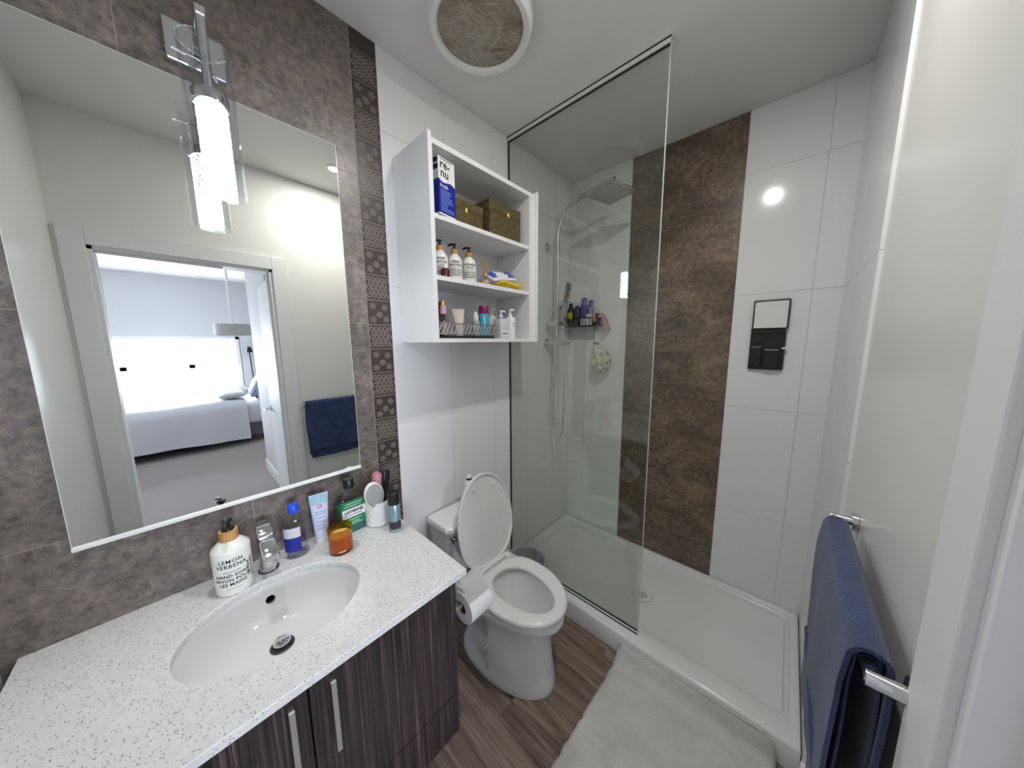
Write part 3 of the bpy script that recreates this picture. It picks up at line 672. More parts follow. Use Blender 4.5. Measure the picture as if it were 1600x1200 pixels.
# sconce
LX, LY = 0.178, 0.122
la = thing('wall_sconce', 'chrome wall sconce with a clear glass tube round a glowing bubble crystal', 'lamp', (0, LY, 0))
bm = NB(); box(bm, 0.0008, 0.020, -0.06, 0.06, 2.315, 2.415, 0.004); obj('wall_plate', bm, M_CHROME, la)
bm = NB(); box(bm, 0.018, LX + 0.012, -0.010, 0.010, 2.345, 2.365, 0.003); obj('arm', bm, M_CHROME, la)
bm = NB(); cyl(bm, (LX, 0, 2.346), (LX, 0, 2.17), 0.010, seg=16); lathe(bm, [(0.010, 2.185), (0.034, 2.178), (0.036, 2.172), (0.036, 2.153), (0.033, 2.151)], 28, (LX, 0, 0)); obj('socket', bm, M_CHROME, la, True)
bm = NB(); loft(bm, [[(LX + r * math.cos(2 * PI * i / 40), r * math.sin(2 * PI * i / 40), z) for i in range(40)] for r, z in ((0.0490, 1.942), (0.0490, 2.285), (0.0465, 2.285), (0.0465, 1.942), (0.0490, 1.942))], False, False)
bmesh.ops.remove_doubles(bm, verts=bm.verts[:], dist=1e-6); obj('glass_tube', bm, M_TUBEG, la, True)
M_CRYS = mat('glowing_bubble_crystal', (0.8, 0.85, 0.95), 0.15, emit=(0.90, 0.95, 1.0), es=LAMP_E)
g = G(M_CRYS); vo = g.n('ShaderNodeTexVoronoi'); vo.inputs['Scale'].default_value = 150; g.l(g.mapped((1, 1, 1)), vo.inputs['Vector'])
g.l(g.ramp(vo.outputs['Distance'], [(0.40, (0.012, 0.015, 0.022)), (0.50, (0.88, 0.94, 1.0))]), g.b.inputs['Emission Color'])
bm = NB(); lathe(bm, [(0.028, 1.950), (0.030, 1.953), (0.030, 2.150), (0.028, 2.152)], 32, (LX, 0, 0)); obj('bubble_crystal', bm, M_CRYS, la, True)
ll = bpy.data.lights.new('sconce_led', 'AREA'); ll.shape = 'DISK'; ll.size = 0.05; ll.energy = 2.3; ll.color = (0.90, 0.95, 1.0)
lo = bpy.data.objects.new('sconce_led', ll); COL.objects.link(lo); lo.location = (LX, LY, 1.946)
for a in (0.6, 2.7, 4.8):
    bm = NB(); cyl(bm, (LX + 0.034 * math.cos(a), 0.034 * math.sin(a), 2.245), (LX + 0.058 * math.cos(a), 0.058 * math.sin(a), 2.245), 0.003, seg=10); cyl(bm, (LX, 0, 2.245), (LX + 0.036 * math.cos(a), 0.036 * math.sin(a), 2.245), 0.002, seg=8); obj('glass_screw', bm, M_CHROME, la, True)

# ceiling fan cover -------------------------------------------------
FX, FY = 0.375, 0.860
fc = thing('ceiling_light_cover', 'round ceiling fixture with white ring and fibre-streaked brown glass', 'ceiling light', (FX, FY, CEIL))
bm = NB(); lathe(bm, [(0.188, 0.0), (0.190, -0.012), (0.183, -0.045), (0.176, -0.052), (0.160, -0.050), (0.153, -0.042), (0.150, -0.030)], 56, cap0=False, cap1=False); obj('ring', bm, M_WHITEP, fc, True)
M_ALAB = mat('streaked_alabaster_glass', (0.20, 0.16, 0.12), 0.35); g = G(M_ALAB)
g.color(g.ramp(g.noise(g.mapped((1, 1, 1)), 9, 5, 0.6, 0.8), [(0.3, (0.17, 0.12, 0.08)), (0.5, (0.27, 0.225, 0.175)), (0.7, (0.36, 0.32, 0.29))]))
bm = NB(); lathe(bm, [(0.154, -0.034), (0.154, -0.040), (0.120, -0.0455), (0.070, -0.0485), (0.020, -0.050)], 48); obj('glass_disc', bm, M_ALAB, fc, True)
bm = NB(); rnd = random.Random(11)
def disc_z(r):
    P_ = [(0.0, -0.0502), (0.020, -0.050), (0.070, -0.0485), (0.120, -0.0455), (0.154, -0.040)]
    for (a, za), (b, zb_) in zip(P_, P_[1:]):
        if r <= b: return za + (zb_ - za) * (r - a) / (b - a)
    return -0.040
for k in range(230):
    a0 = rnd.random() * 2 * PI; r0 = 0.148 * math.sqrt(rnd.random()); L = rnd.uniform(0.03, 0.12); d = rnd.gauss(0.9, 0.8); cv = rnd.gauss(0, 4); wd = rnd.choice((0.0005, 0.0008, 0.0011, 0.0022))
    p = Vector((r0 * math.cos(a0), r0 * math.sin(a0))); prev = None
    for q in range(7):
        if p.length > 0.149: break
        n2 = Vector((-math.sin(d), math.cos(d))) * wd * (1 - abs(q - 3) / 4.5)
        pa, pb = p + n2, p - n2
        cur = (bm.verts.new((pa.x, pa.y, disc_z(pa.length) - 0.0005)), bm.verts.new((pb.x, pb.y, disc_z(pb.length) - 0.0005)))
        if prev: bm.faces.new((prev[0], cur[0], cur[1], prev[1]))
        prev = cur; p = p + Vector((math.cos(d), math.sin(d))) * L / 6; d += cv * L / 6
o = obj('fibre_streaks', bm, mat('pale_fibre', (0.46, 0.42, 0.35), 0.6), fc); o['kind'] = 'stuff'

# recessed downlight -------------------------------------------------
DX, DY = 1.091, 0.834
dl = thing('recessed_downlight', 'small round recessed ceiling downlight with white trim ring', 'ceiling light', (DX, DY, CEIL))
bm = NB(); lathe(bm, [(0.046, 0.0), (0.045, -0.005), (0.034, -0.007), (0.028, -0.002)], 36, cap0=False, cap1=False); obj('trim_ring', bm, M_WHITEP, dl, True)
bm = NB(); lathe(bm, [(0.0285, -0.0015), (0.0280, -0.0035)], 36); obj('led_lens', bm, mat('led_lens', (0.9, 0.9, 0.88), 0.4, emit=(1.0, 0.97, 0.93), es=30.0), dl)
ld = bpy.data.lights.new('downlight_beam_offscreen', 'AREA'); ld.shape = 'DISK'; ld.size = 0.05; ld.energy = SPOT_W; ld.color = (1.0, 0.97, 0.93)
lo = bpy.data.objects.new('downlight_beam_offscreen', ld); COL.objects.link(lo); lo.location = (DX, DY, CEIL - 0.009)

# ================================================================ WALL SHELF
HX, HY0, HY1, HZ0, HZ1 = 0.262, 0.692, 1.352, 1.563, 2.329
sh = thing('wall_shelf', 'white open wall shelf unit with three compartments above the toilet', 'shelf')
for y0, y1 in ((HY0, HY0 + 0.0165), (HY1 - 0.0165, HY1)): obj('side_panel', box(NB(), 0.001, HX, y0, y1, HZ0, HZ1, 0.0008, 1), M_MELA, sh)
IY0, IY1 = HY0 + 0.0175, HY1 - 0.027
obj('inner_panel', box(NB(), 0.001, HX - 0.013, IY0 - 0.001, IY0 + 0.010, HZ0 + 0.001, HZ1 - 0.012), M_MELA, sh)
obj('inner_panel', box(NB(), 0.001, HX - 0.013, HY1 - 0.059, HY1 - 0.0165, HZ0 + 0.001, HZ1 - 0.012), M_MELA, sh)
SY0, SY1 = IY0 + 0.010, HY1 - 0.059
obj('back_panel', box(NB(), 0.0012, 0.006, IY0, IY1, HZ0 + 0.001, HZ1 - 0.012), M_MELA, sh)
obj('top_board', box(NB(), 0.001, HX - 0.0125, IY0, HY1 - 0.0165, HZ1 - 0.030, HZ1 - 0.010, 0.0006, 1), M_MELA, sh)
obj('bottom_board', box(NB(), 0.001, HX - 0.004, IY0, HY1 - 0.0165, HZ0, 1.580, 0.0006, 1), M_MELA, sh)
S1, S2, S3 = 2.058, 1.828, 1.580
for z in (S1, S2):
    b_ = obj('shelf_board', box(NB(), 0.006, HX - 0.016, SY0 - 0.0005, SY1 + 0.0005, z - 0.018, z, 0.0006, 1), M_MELA, sh)
    for x in (0.055, 0.200):
        bm = NB(); cyl(bm, (x, SY1 - 0.010, z - 0.0225), (x, SY1 + 0.0005, z - 0.0225), 0.0035, seg=10); obj('shelf_pin', bm, M_STEEL, b_, True)

# contact-lens solution carton
t = thing('solution_carton', 'tall blue and white contact lens solution carton on the top shelf', 'carton', (0.222, 0.772, S1 + 0.0005), math.radians(9))
cw, cdp, chh = 0.088, 0.052, 0.208      # along y, along x
obj('box', box(NB(), -cdp / 2, cdp / 2, -cw / 2 + 0.008, cw / 2 + 0.008, 0, chh, 0.0008, 1), M_WHITEP, t)
cy = 0.008; xf = cdp / 2
bm = NB(); P_ = [(-cw / 2 + cy, 0.006), (cw / 2 + cy, 0.006)] + [(cw / 2 + cy - cw * i / 14, 0.128 - 0.010 * (1 - i / 14) + 0.006 * math.sin(PI * 2 * i / 14)) for i in range(15)]
prism(bm, P_, 'x', xf - 0.0005, xf + 0.0004); obj('blue_panel', bm, M_DBLUE, t)
obj('blue_side', box(NB(), -cdp / 2, cdp / 2, -cw / 2 + cy - 0.0006, -cw / 2 + cy + 0.0005, 0.006, 0.128), M_DBLUE, t)
obj('blue_base', box(NB(), -cdp / 2 + 0.002, cdp / 2 - 0.002, -cw / 2 + cy - 0.0004, cw / 2 + cy - 0.002, 0.0, 0.0012), M_WHITEP, t)
for z in (0.172, 0.196): obj('side_badge', box(NB(), -cdp / 2 + 0.004, cdp / 2 - 0.004, -cw / 2 + cy - 0.0008, -cw / 2 + cy, z - 0.009, z + 0.009), M_NAVY, t)
fp = lambda z0, y0: (lambda u, v: (xf + 0.0007, y0 + u, z0 + v))
text('lettering', 're-', 0.044, M_LINK, t, fp(0.183, cy - 0.010), bold=0.0008)
text('lettering', 'nu', 0.044, M_LINK, t, fp(0.152, cy - 0.012), bold=0.0008)
obj('print_line', box(NB(), xf, xf + 0.0006, cy - 0.034, cy + 0.026, 0.2000, 0.2025), M_LINK, t)
text('lettering', 'fresh', 0.021, M_WINK, t, fp(0.106, cy - 0.016))
rnd = random.Random(2)
for k in range(10): obj('print_line', box(NB(), xf, xf + 0.0006, cy - 0.036, cy - 0.036 + rnd.uniform(0.035, 0.072), 0.0155 + k * 0.0082, 0.0185 + k * 0.0082), mat('pale_blue_ink', (0.22, 0.30, 0.66), 0.6), t)

# two bronze boxes with brass studs
M_BRONZE = mat('bronze_fabric', (0.15, 0.115, 0.05), 0.38, 0.45); g = G(M_BRONZE); nn = g.noise(g.mapped((1, 1, 0.25)), 190, 3, 0.7)
g.color(g.ramp(nn, [(0.3, (0.065, 0.048, 0.018)), (0.55, (0.17, 0.135, 0.062)), (0.75, (0.30, 0.25, 0.14))])); g.bump(nn, 0.5, 0.002)
M_BRASS = mat('brass', (0.85, 0.62, 0.16), 0.25, 1.0)
def keepsake(label, x0, x1, y0, y1, h, sy, sz):
    t = thing('keepsake_box', label, 'box', ((x0 + x1) / 2, (y0 + y1) / 2, S1 + 0.0005))
    dx_, dy_ = (x1 - x0) / 2, (y1 - y0) / 2
    obj('body', box(NB(), -dx_, dx_, -dy_, dy_, 0, h * 0.70, 0.0015, 1), M_BRONZE, t); obj('lid', box(NB(), -dx_ - 0.001, dx_ + 0.001, -dy_ - 0.001, dy_ + 0.001, h * 0.70 + 0.0004, h, 0.0015, 1), M_BRONZE, t)
    bm = NB(); rings = []
    for r, xx in ((0.010, 0.0), (0.0105, 0.002), (0.008, 0.0045), (0.004, 0.006)): rings.append([(dx_ + xx, sy + r * (1 + 0.12 * math.cos(6 * a)) * math.cos(a), sz + 1.25 * r * (1 + 0.12 * math.cos(6 * a)) * math.sin(a)) for a in [2 * PI * i / 24 for i in range(24)]])
    loft(bm, rings); obj('clasp', bm, M_BRASS, t, True)
keepsake('smaller bronze textured box with brass clasp beside the blue carton', 0.035, 0.175, 0.865, 1.040, 0.128, -0.012, 0.088)
keepsake('larger bronze textured box with brass clasp at the shelf end', 0.030, 0.215, 1.044, 1.262, 0.165, 0.020, 0.122)

# hand soap pump bottles ---------------------------------------------
M_SOAP = mat('soap_bottle_white', (0.80, 0.80, 0.76), 0.22)
def pump_bottle(label, loc, lines, r, h, face, group=None, side=None, squat=False, coll=0.030):
    t = thing('soap_dispenser', label, 'soap bottle', loc, 0, group)
    rn = r * 0.46
    if squat: pf = [(r * 0.93, 0), (r, 0.006), (r, h * 0.82), (r * 0.97, h * 0.86), (r * 0.62, h * 0.96), (rn, h)]
    else: pf = [(r * 0.92, 0), (r, 0.005), (r, h * 0.70), (r * 0.96, h * 0.78), (r * 0.80, h * 0.88), (rn * 1.1, h * 0.97), (rn, h)]
    obj('body', lathe(NB(), pf, 32), M_SOAP, t, True, angle=60)
    obj('collar', lathe(NB(), [(rn * 1.06, h), (rn * 1.06, h + coll), (rn * 0.95, h + coll + 0.001)], 24), M_BAMBOO, t, True)
    k = r / 0.045; z = h + coll
    bm = NB(); lathe(bm, [(rn * 0.75, z), (rn * 0.70, z + 0.010 * k), (rn * 0.35, z + 0.012 * k), (rn * 0.32, z + 0.024 * k), (rn * 0.55, z + 0.027 * k), (rn * 0.58, z + 0.034 * k), (rn * 0.3, z + 0.037 * k)], 20)
    a = face; d = Vector((math.cos(a), math.sin(a), 0))
    tube(bm, smooth_path([d * 0.0 + Vector((0, 0, z + 0.031 * k)), d * 0.022 * k + Vector((0, 0, z + 0.032 * k)), d * 0.040 * k + Vector((0, 0, z + 0.026 * k))], 4), [0.007 * k] * 5 + [0.006 * k] * 3 + [0.005 * k], 10)
    obj('pump', bm, M_BLACK, t, True)
    return t
# three slim ones on the middle shelf
names = [('SWEET\nORANGE', 'white hand soap bottle lettered SWEET ORANGE behind a red nail polish', 0.171, 0.792), ('FRESH\nGARDENIA', 'white hand soap bottle lettered FRESH GARDENIA between two others', 0.171, 0.868), ('LAVENDER\nSAGE', 'white hand soap bottle lettered LAVENDER SAGE next to reed diffuser', 0.176, 0.945)]
for nm, lab, x, y in names:
    t = pump_bottle(lab, (x, y, S2 + 0.0005), nm, 0.0325, 0.118, -2.5, 'hand soap bottles on the middle shelf', coll=0.019)
    a0 = math.atan2(-y, 1.30 - x) + 0.12; R = 0.0328
    text('lettering', nm, 0.0130, M_LINK, t, on_cyl(R, 0.074, a0), bold=0.0003)
    obj('print_line', patch_cyl(NB(), R, a0 - 0.7, a0 + 0.6, 0.0555, 0.0570, 10), M_LINK, t)
    text('lettering', 'HAND SOAP\nSAVON POUR\nLES MAINS', 0.0100, M_LINK, t, on_cyl(R, 0.036, a0), bold=0.0003)
# nail polish
t = simple_bottle('nail_polish', 'small dark red nail polish bottle with white cap on the middle shelf', 'nail polish', (0.226, 0.775, S2 + 0.0005), [('bottle', mat('dark_red_glass', (0.085, 0.008, 0.022), 0.08, coat=0.5), [(0.018, 0), (0.0195, 0.003), (0.0195, 0.026), (0.014, 0.034), (0.009, 0.036)]), ('cap', M_WHITEP, [(0.0095, 0.036), (0.0085, 0.054), (0.007, 0.055)])])
# reed diffuser
t = thing('reed_diffuser', 'small clear glass reed diffuser with wooden sticks and copper collar', 'diffuser', (0.190, 1.030, S2 + 0.0005))
obj('bottle', lathe(NB(), [(0.021, 0), (0.022, 0.003), (0.022, 0.036), (0.018, 0.043), (0.011, 0.046)], 24), M_CLEAR, t, True)
obj('oil', lathe(NB(), [(0.0195, 0.003), (0.0195, 0.026)], 24), mat('diffuser_oil', (0.62, 0.42, 0.30), 0.2), t, True)
obj('collar', lathe(NB(), [(0.0115, 0.045), (0.0115, 0.062), (0.010, 0.063)], 20), mat('copper', (0.72, 0.42, 0.26), 0.3, 1.0), t, True)
for k in range(6):
    a = k * 1.05 + 0.3; bm = NB(); cyl(bm, (-0.004 * math.cos(a), -0.004 * math.sin(a), 0.02), (0.020 * math.cos(a), 0.024 * math.sin(a), 0.115 + 0.005 * (k % 3)), 0.0016, seg=6); obj('reed', bm, mat('reed', (0.36, 0.21, 0.11), 0.7), t)
# snack-like sachets: yellow pouch and a blue-white wipes packet
def pouch(name, label, cat, loc, rot, L, Wd, H, mbase, bands_, seed):
    t = thing(name, label, cat, loc, rot); rr_ = random.Random(seed)
    def fn(u, v, sgn=1):
        e = (1 - (2 * u - 1) ** 4) * (1 - (2 * v - 1) ** 4)
        crump = 0.18 * math.sin(17 * u + 5 * v + seed) + 0.15 * math.sin(23 * v + 9 * u)
        return ((u - 0.5) * Wd, (v - 0.5) * L, H * 0.5 + sgn * H * 0.5 * e * (0.85 + crump))
    bm = NB(); grid(bm, 18, 24, lambda u, v: fn(u, v, 1)); grid(bm, 18, 24, lambda u, v: fn(u, v, -0.99)); bmesh.ops.remove_doubles(bm, verts=bm.verts[:], dist=0.0008)
    obj('pouch', bm, mbase, t, True, angle=80)
    for nm, mm, u0, u1, v0, v1 in bands_:
        bm = NB(); grid(bm, 12, 12, lambda u, v: tuple(Vector(fn(u0 + (u1 - u0) * u, v0 + (v1 - v0) * v, 1)) + Vector((0, 0, 0.0012)))); obj(nm, bm, mm, t, True, angle=80)
    return t
M_YPACK = mat('yellow_film', (0.72, 0.50, 0.03), 0.25); M_WPACK = mat('white_film', (0.78, 0.79, 0.82), 0.25); M_BPACK = mat('blue_film', (0.05, 0.11, 0.42), 0.3)
pouch('yellow_sachet', 'crumpled yellow plastic sachet on the middle shelf', 'packet', (0.195, 1.185, S2 + 0.001), 0.10, 0.175, 0.085, 0.042, M_YPACK, [('brown_print', mat('gold_print', (0.55, 0.36, 0.05), 0.3), 0.3, 0.6, 0.1, 0.35)], 1)
t = pouch('wipes_packet', 'white and blue wipes packet leaning on a yellow sachet', 'packet', (0.136, 1.185, S2 + 0.054), 0.05, 0.17, 0.090, 0.044, M_WPACK, [('blue_print', M_BPACK, 0.25, 0.9, 0.60, 0.95), ('blue_print', M_BPACK, 0.2, 0.8, 0.05, 0.22)], 4)
t.rotation_euler = (math.radians(10), math.radians(30), 0.05)

# bottom compartment -------------------------------------------------
bk = thing('wire_basket', 'low dark tray basket with a zigzag silver wire rail on bottom shelf', 'basket', (0, 0, S3 + 0.0005))
BX0, BX1, BY0, BY1 = 0.060, 0.236, SY0 + 0.004, 1.045
obj('tray', box(NB(), BX0, BX1, BY0, BY1, 0, 0.010, 0.002, 1), M_BLACK, bk)
bm = NB(); 
for z in (0.020, 0.062): tube(bm, [(BX0, BY0, z), (BX1, BY0, z), (BX1, BY1, z), (BX0, BY1, z)], 0.0024, 6, closed=True)
n = 8
for k in range(n):
    ya, yb = BY0 + (BY1 - BY0) * k / n, BY0 + (BY1 - BY0) * (k + 1) / n; ym = (ya + yb) / 2
    for q in ((ya, 0.062, ym, 0.020), (ym, 0.020, yb, 0.062), (ya, 0.020, ym, 0.062), (ym, 0.062, yb, 0.020)): tube(bm, [(BX1, q[0], q[1]), (BX1, q[2], q[3])], 0.0019, 5)
for x, y in ((BX0, BY0), (BX1, BY0), (BX0, BY1), (BX1, BY1)): tube(bm, [(x, y, 0.008), (x, y, 0.062)], 0.0016, 6)
obj('wire_rail', bm, M_STEEL, bk)
zB = S3 + 0.0115
t = simple_bottle('perfume_bottle', 'clear perfume bottle with pink label and gold cap in the wire basket', 'perfume', (0.205, 0.772, zB), [('bottle', M_CLEAR, [(0.021, 0), (0.022, 0.003), (0.022, 0.078), (0.015, 0.086), (0.010, 0.09)]), ('liquid', mat('pink_liquid', (0.62, 0.46, 0.50), 0.2), [(0.0195, 0.004), (0.0195, 0.055)]), ('neck', mat('pink_band', (0.62, 0.36, 0.46), 0.3), [(0.0135, 0.0905), (0.0135, 0.125)]), ('cap', M_BRASS, [(0.0115, 0.125), (0.0115, 0.144), (0.010, 0.145)])])
t = simple_bottle('serum_bottle', 'dark red bottle standing behind the gold capped perfume', 'bottle', (0.150, 0.790, zB), [('body', mat('wine_glass', (0.06, 0.006, 0.02), 0.1), [(0.025, 0), (0.026, 0.004), (0.026, 0.118), (0.02, 0.126)]), ('cap', M_BLACK, [(0.015, 0.126), (0.015, 0.145)])])
def squeeze_tube(name, label, cat, loc, w_, h, capm, bodym, cap_h, rotz, flip=False, capr=0.015):
    """tube standing on its cap; flat crimp along local y at the top (or upside down)"""
    t = thing(name, label, cat, loc, rotz)
    bm = NB(); rings = []
    for k in range(9):
        f = k / 8; z = cap_h + (h - cap_h) * f; a = capr * 1.05 * (1 - f) + 0.0012 * f; b = capr * 1.05 + (w_ / 2 - capr * 1.05) * f
        rings.append([(a * math.cos(q), b * math.sin(q), z) for q in [2 * PI * i / 24 for i in range(24)]])
    loft(bm, rings); obj('tube', bm, bodym, t, True, angle=70)
    obj('cap', lathe(NB(), [(capr, 0), (capr * 1.02, 0.002), (capr * 1.02, cap_h - 0.001), (capr, cap_h)], 24), capm, t, True)
    obj('crimp', box(NB(), -0.0012, 0.0012, -w_ / 2, w_ / 2, h - 0.001, h + 0.008), bodym, t)
    return t
M_CREAMT = mat('beige_tube', (0.66, 0.58, 0.50), 0.35)
squeeze_tube('cream_tube', 'beige cream tube with white band standing in the wire basket', 'tube', (0.185, 0.868, zB), 0.054, 0.112, M_WHITEP, M_CREAMT, 0.026, -0.6, capr=0.019)
t = simple_bottle('sheer_bottle', 'tall slim clear mist bottle between tube and green serum', 'bottle', (0.150, 0.932, zB), [('body', M_CLEAR, [(0.016, 0), (0.017, 0.003), (0.017, 0.085), (0.010, 0.095)]), ('cap', M_CLEAR, [(0.012, 0.095), (0.012, 0.130), (0.010, 0.131)])])
t = simple_bottle('pump_serum', 'pale green serum bottle with white pump top in the wire basket', 'bottle', (0.195, 0.960, zB), [('body', mat('pale_green_glass', (0.40, 0.50, 0.44), 0.15), [(0.0175, 0), (0.0185, 0.003), (0.0185, 0.070), (0.013, 0.076)]), ('pump', M_WHITEP, [(0.014, 0.076), (0.014, 0.098), (0.009, 0.100), (0.008, 0.112), (0.005, 0.113)])])
M_TEAL = mat('sky_blue_tube', (0.06, 0.38, 0.58), 0.35)
t = thing('sunscreen_tube', 'sky blue tube with magenta cap in the wire basket', 'tube', (0.190, 1.018, zB), -0.6)
bm = NB(); loft(bm, [[(a * math.cos(q), b * math.sin(q), z) for q in [2 * PI * i / 24 for i in range(24)]] for z, a, b in ((0.0, 0.002, 0.030), (0.02, 0.008, 0.029), (0.06, 0.014, 0.027), (0.108, 0.0175, 0.0235))]); obj('tube', bm, M_TEAL, t, True, angle=70)
obj('cap', lathe(NB(), [(0.0235, 0.108), (0.0240, 0.110), (0.0240, 0.142), (0.022, 0.144)], 24, sx=0.8), mat('magenta_cap', (0.20, 0.015, 0.11), 0.3), t, True)
for k in range(5): obj('print_mark', box(NB(), 0.0125, 0.0185, -0.004, 0.004, 0.045 + k * 0.011, 0.052 + k * 0.011), M_WINK, t)
t = simple_bottle('dropper_bottle', 'dark teal dropper bottle with white collar beside the sky blue tube', 'bottle', (0.150, 1.062, S3 + 0.0005), [('body', mat('dark_teal_glass', (0.015, 0.09, 0.09), 0.15), [(0.018, 0), (0.019, 0.003), (0.019, 0.080), (0.011, 0.088)]), ('collar', M_WHITEP, [(0.0125, 0.088), (0.0125, 0.112)]), ('bulb', M_BLACK, [(0.010, 0.112), (0.010, 0.134), (0.005, 0.142)])])
def lotion_pump(label, loc, r, h, bodym, sq, extra=None):
    t = thing('lotion_bottle', label, 'bottle', loc)
    bm = NB(); rr_ = r * 0.35
    rings = [[(a, b, z) for a, b in rrect(-r * k, r * k, -r * k, r * k, (r * k) * (0.35 if sq else 0.98), 5)] for k, z in ((0.96, 0), (1.0, 0.004), (1.0, h - 0.006), (0.92, h))]
    loft(bm, rings); obj('body', bm, bodym, t, True, angle=50)
    bm = NB(); lathe(bm, [(0.012, h), (0.012, h + 0.016), (0.008, h + 0.018), (0.005, h + 0.020), (0.005, h + 0.032), (0.009, h + 0.034), (0.009, h + 0.040), (0.004, h + 0.042)], 18)
    d = Vector((0.6, 0.5, 0)).normalized(); tube(bm, [Vector((0, 0, h + 0.038)), d * 0.014 + Vector((0, 0, h + 0.038)), d * 0.022 + Vector((0, 0, h + 0.034))], [0.005, 0.004, 0.003], 8)
    obj('pump', bm, M_WHITEP, t, True); return t
t = lotion_pump('square clear and white lotion pump bottle with lilac neck on the bottom shelf', (0.205, 1.120, S3 + 0.0005), 0.030, 0.098, mat('cloudy_clear', (0.62, 0.62, 0.63), 0.18), True)
obj('neck_band', lathe(NB(), [(0.0165, 0.098), (0.0165, 0.106)], 20), mat('lilac_band', (0.30, 0.24, 0.50), 0.3), t, True)
obj('label_patch', box(NB(), 0.0300, 0.0306, -0.026, 0.026, 0.012, 0.040), M_WHITEP, t)
for k in range(3): obj('print_mark', box(NB(), 0.0304, 0.0309, -0.016 + k * 0.012, -0.009 + k * 0.012, 0.020, 0.030), M_LINK, t)
t = lotion_pump('plain white round lotion pump bottle at the end of the bottom shelf', (0.190, 1.205, S3 + 0.0005), 0.0275, 0.112, M_WHITEP, False)
for k in range(3): obj('print_line', patch_cyl(NB(), 0.0278, -0.35, 0.15, 0.080 - k * 0.008, 0.083 - k * 0.008, 8), mat('grey_ink', (0.35, 0.35, 0.36), 0.6), t)
t = lotion_pump('frosted lotion pump bottle behind the lilac banded one', (0.130, 1.125, S3 + 0.0005), 0.024, 0.115, mat('frost_white', (0.66, 0.66, 0.70), 0.3), False)

# ================================================================ TOILET
TY = 0.972
to = thing('toilet', 'white two-piece toilet with its seat lid raised against the tank', 'toilet', (0, TY, 0))
def egg(xb, xf_, w_, z, n=96, sq=2.0, mid=0.42):
    xm = xb + (xf_ - xb) * mid; out = []
    for i in range(n):
        a = 2 * PI * i / n; c, s_ = math.cos(a), math.sin(a)
        if c >= 0: x = xm + (xf_ - xm) * c; yy = w_ * s_
        else:
            x = xm - (xm - xb) * abs(c) ** (2 / sq); yy = w_ * (1 if s_ > 0 else -1) * abs(s_) ** (2 / sq)
        out.append((x, yy, z))
    return out
def pinch(ring, k):
    """narrower behind the pedestal front, as a side recess"""
    out = []
    for x, y, z in ring:
        t_ = min(max((x - 0.350) / 0.020, 0), 1); t_ = t_ * t_ * (3 - 2 * t_)
        out.append((x, y * (1 - k * (1 - t_)), z))
    return out
bm = NB()
rings = [egg(0.13, 0.640, 0.158, 0.0, sq=3), egg(0.13, 0.642, 0.160, 0.006, sq=3), pinch(egg(0.13, 0.640, 0.158, 0.030, sq=3), 0.0), pinch(egg(0.13, 0.639, 0.157, 0.040, sq=3), 0.10), pinch(egg(0.13, 0.637, 0.155, 0.055, sq=3), 0.42), pinch(egg(0.13, 0.630, 0.148, 0.10, sq=3), 0.50),
         pinch(egg(0.13, 0.622, 0.142, 0.18, sq=3), 0.50), pinch(egg(0.12, 0.620, 0.142, 0.24, sq=3), 0.42), pinch(egg(0.09, 0.628, 0.147, 0.285, sq=3), 0.14), egg(0.06, 0.645, 0.158, 0.315, sq=3), egg(0.04, 0.664, 0.170, 0.335, sq=3.5),
         egg(0.03, 0.678, 0.176, 0.346, sq=3.5), egg(0.03, 0.684, 0.178, 0.358, sq=3.5), egg(0.03, 0.684, 0.178, 0.386, sq=3.5), egg(0.034, 0.679, 0.173, 0.393, sq=3.5),
         egg(0.295, 0.640, 0.118, 0.394, sq=2.2), egg(0.300, 0.632, 0.112, 0.386, sq=2.2), egg(0.305, 0.628, 0.110, 0.365, sq=2.2), egg(0.33, 0.610, 0.100, 0.31, sq=2.2), egg(0.37, 0.575, 0.080, 0.25, sq=2.1), egg(0.40, 0.535, 0.055, 0.205, sq=2), egg(0.43, 0.50, 0.03, 0.185, sq=2)]
loft(bm, rings, True, True); obj('bowl', bm, M_CERAMIC, to, True, angle=60)
bm = NB(); loft(bm, [egg(0.385, 0.556, 0.066, 0.2265, sq=2), egg(0.385, 0.556, 0.066, 0.2275, sq=2)]); obj('water', bm, mat('toilet_water', (0.55, 0.58, 0.60), 0.02, trans=0.5, ior=1.33), to)
# tank and tank lid
def tank_ring(z, hw, xf_, bulge):
    out = []; x0 = 0.012
    for i in range(13): q = -1 + 2 * i / 12; out.append((xf_ - bulge * q * q * abs(q), q * hw, z))
    for i in range(3): out.append((x0 + (xf_ - bulge - x0) * (2 - i) / 3, hw, z))
    for i in range(1, 7): out.append((x0, hw - 2 * hw * i / 6, z))
    for i in range(1, 3): out.append((x0 + (xf_ - bulge - x0) * i / 3, -hw, z))
    return out
bm = NB(); loft(bm, [tank_ring(0.400, 0.165, 0.170, 0.035), tank_ring(0.412, 0.178, 0.180, 0.035), tank_ring(0.55, 0.190, 0.190, 0.038), tank_ring(0.652, 0.196, 0.194, 0.040)]); obj('tank', bm, M_CERAMIC, to, True, angle=50)
bm = NB(); loft(bm, [tank_ring(0.651, 0.203, 0.205, 0.042), tank_ring(0.655, 0.207, 0.210, 0.043), tank_ring(0.676, 0.208, 0.211, 0.043), tank_ring(0.685, 0.203, 0.206, 0.042), tank_ring(0.689, 0.190, 0.192, 0.040)]); obj('tank_lid', bm, M_CERAMIC, to, True, angle=40)
bm = NB(); cyl(bm, (0.150, -0.160, 0.615), (0.186, -0.165, 0.615), 0.020, 0.017, 20); cyl(bm, (0.184, -0.165, 0.615), (0.190, -0.165, 0.615), 0.017, 0.012, 20)
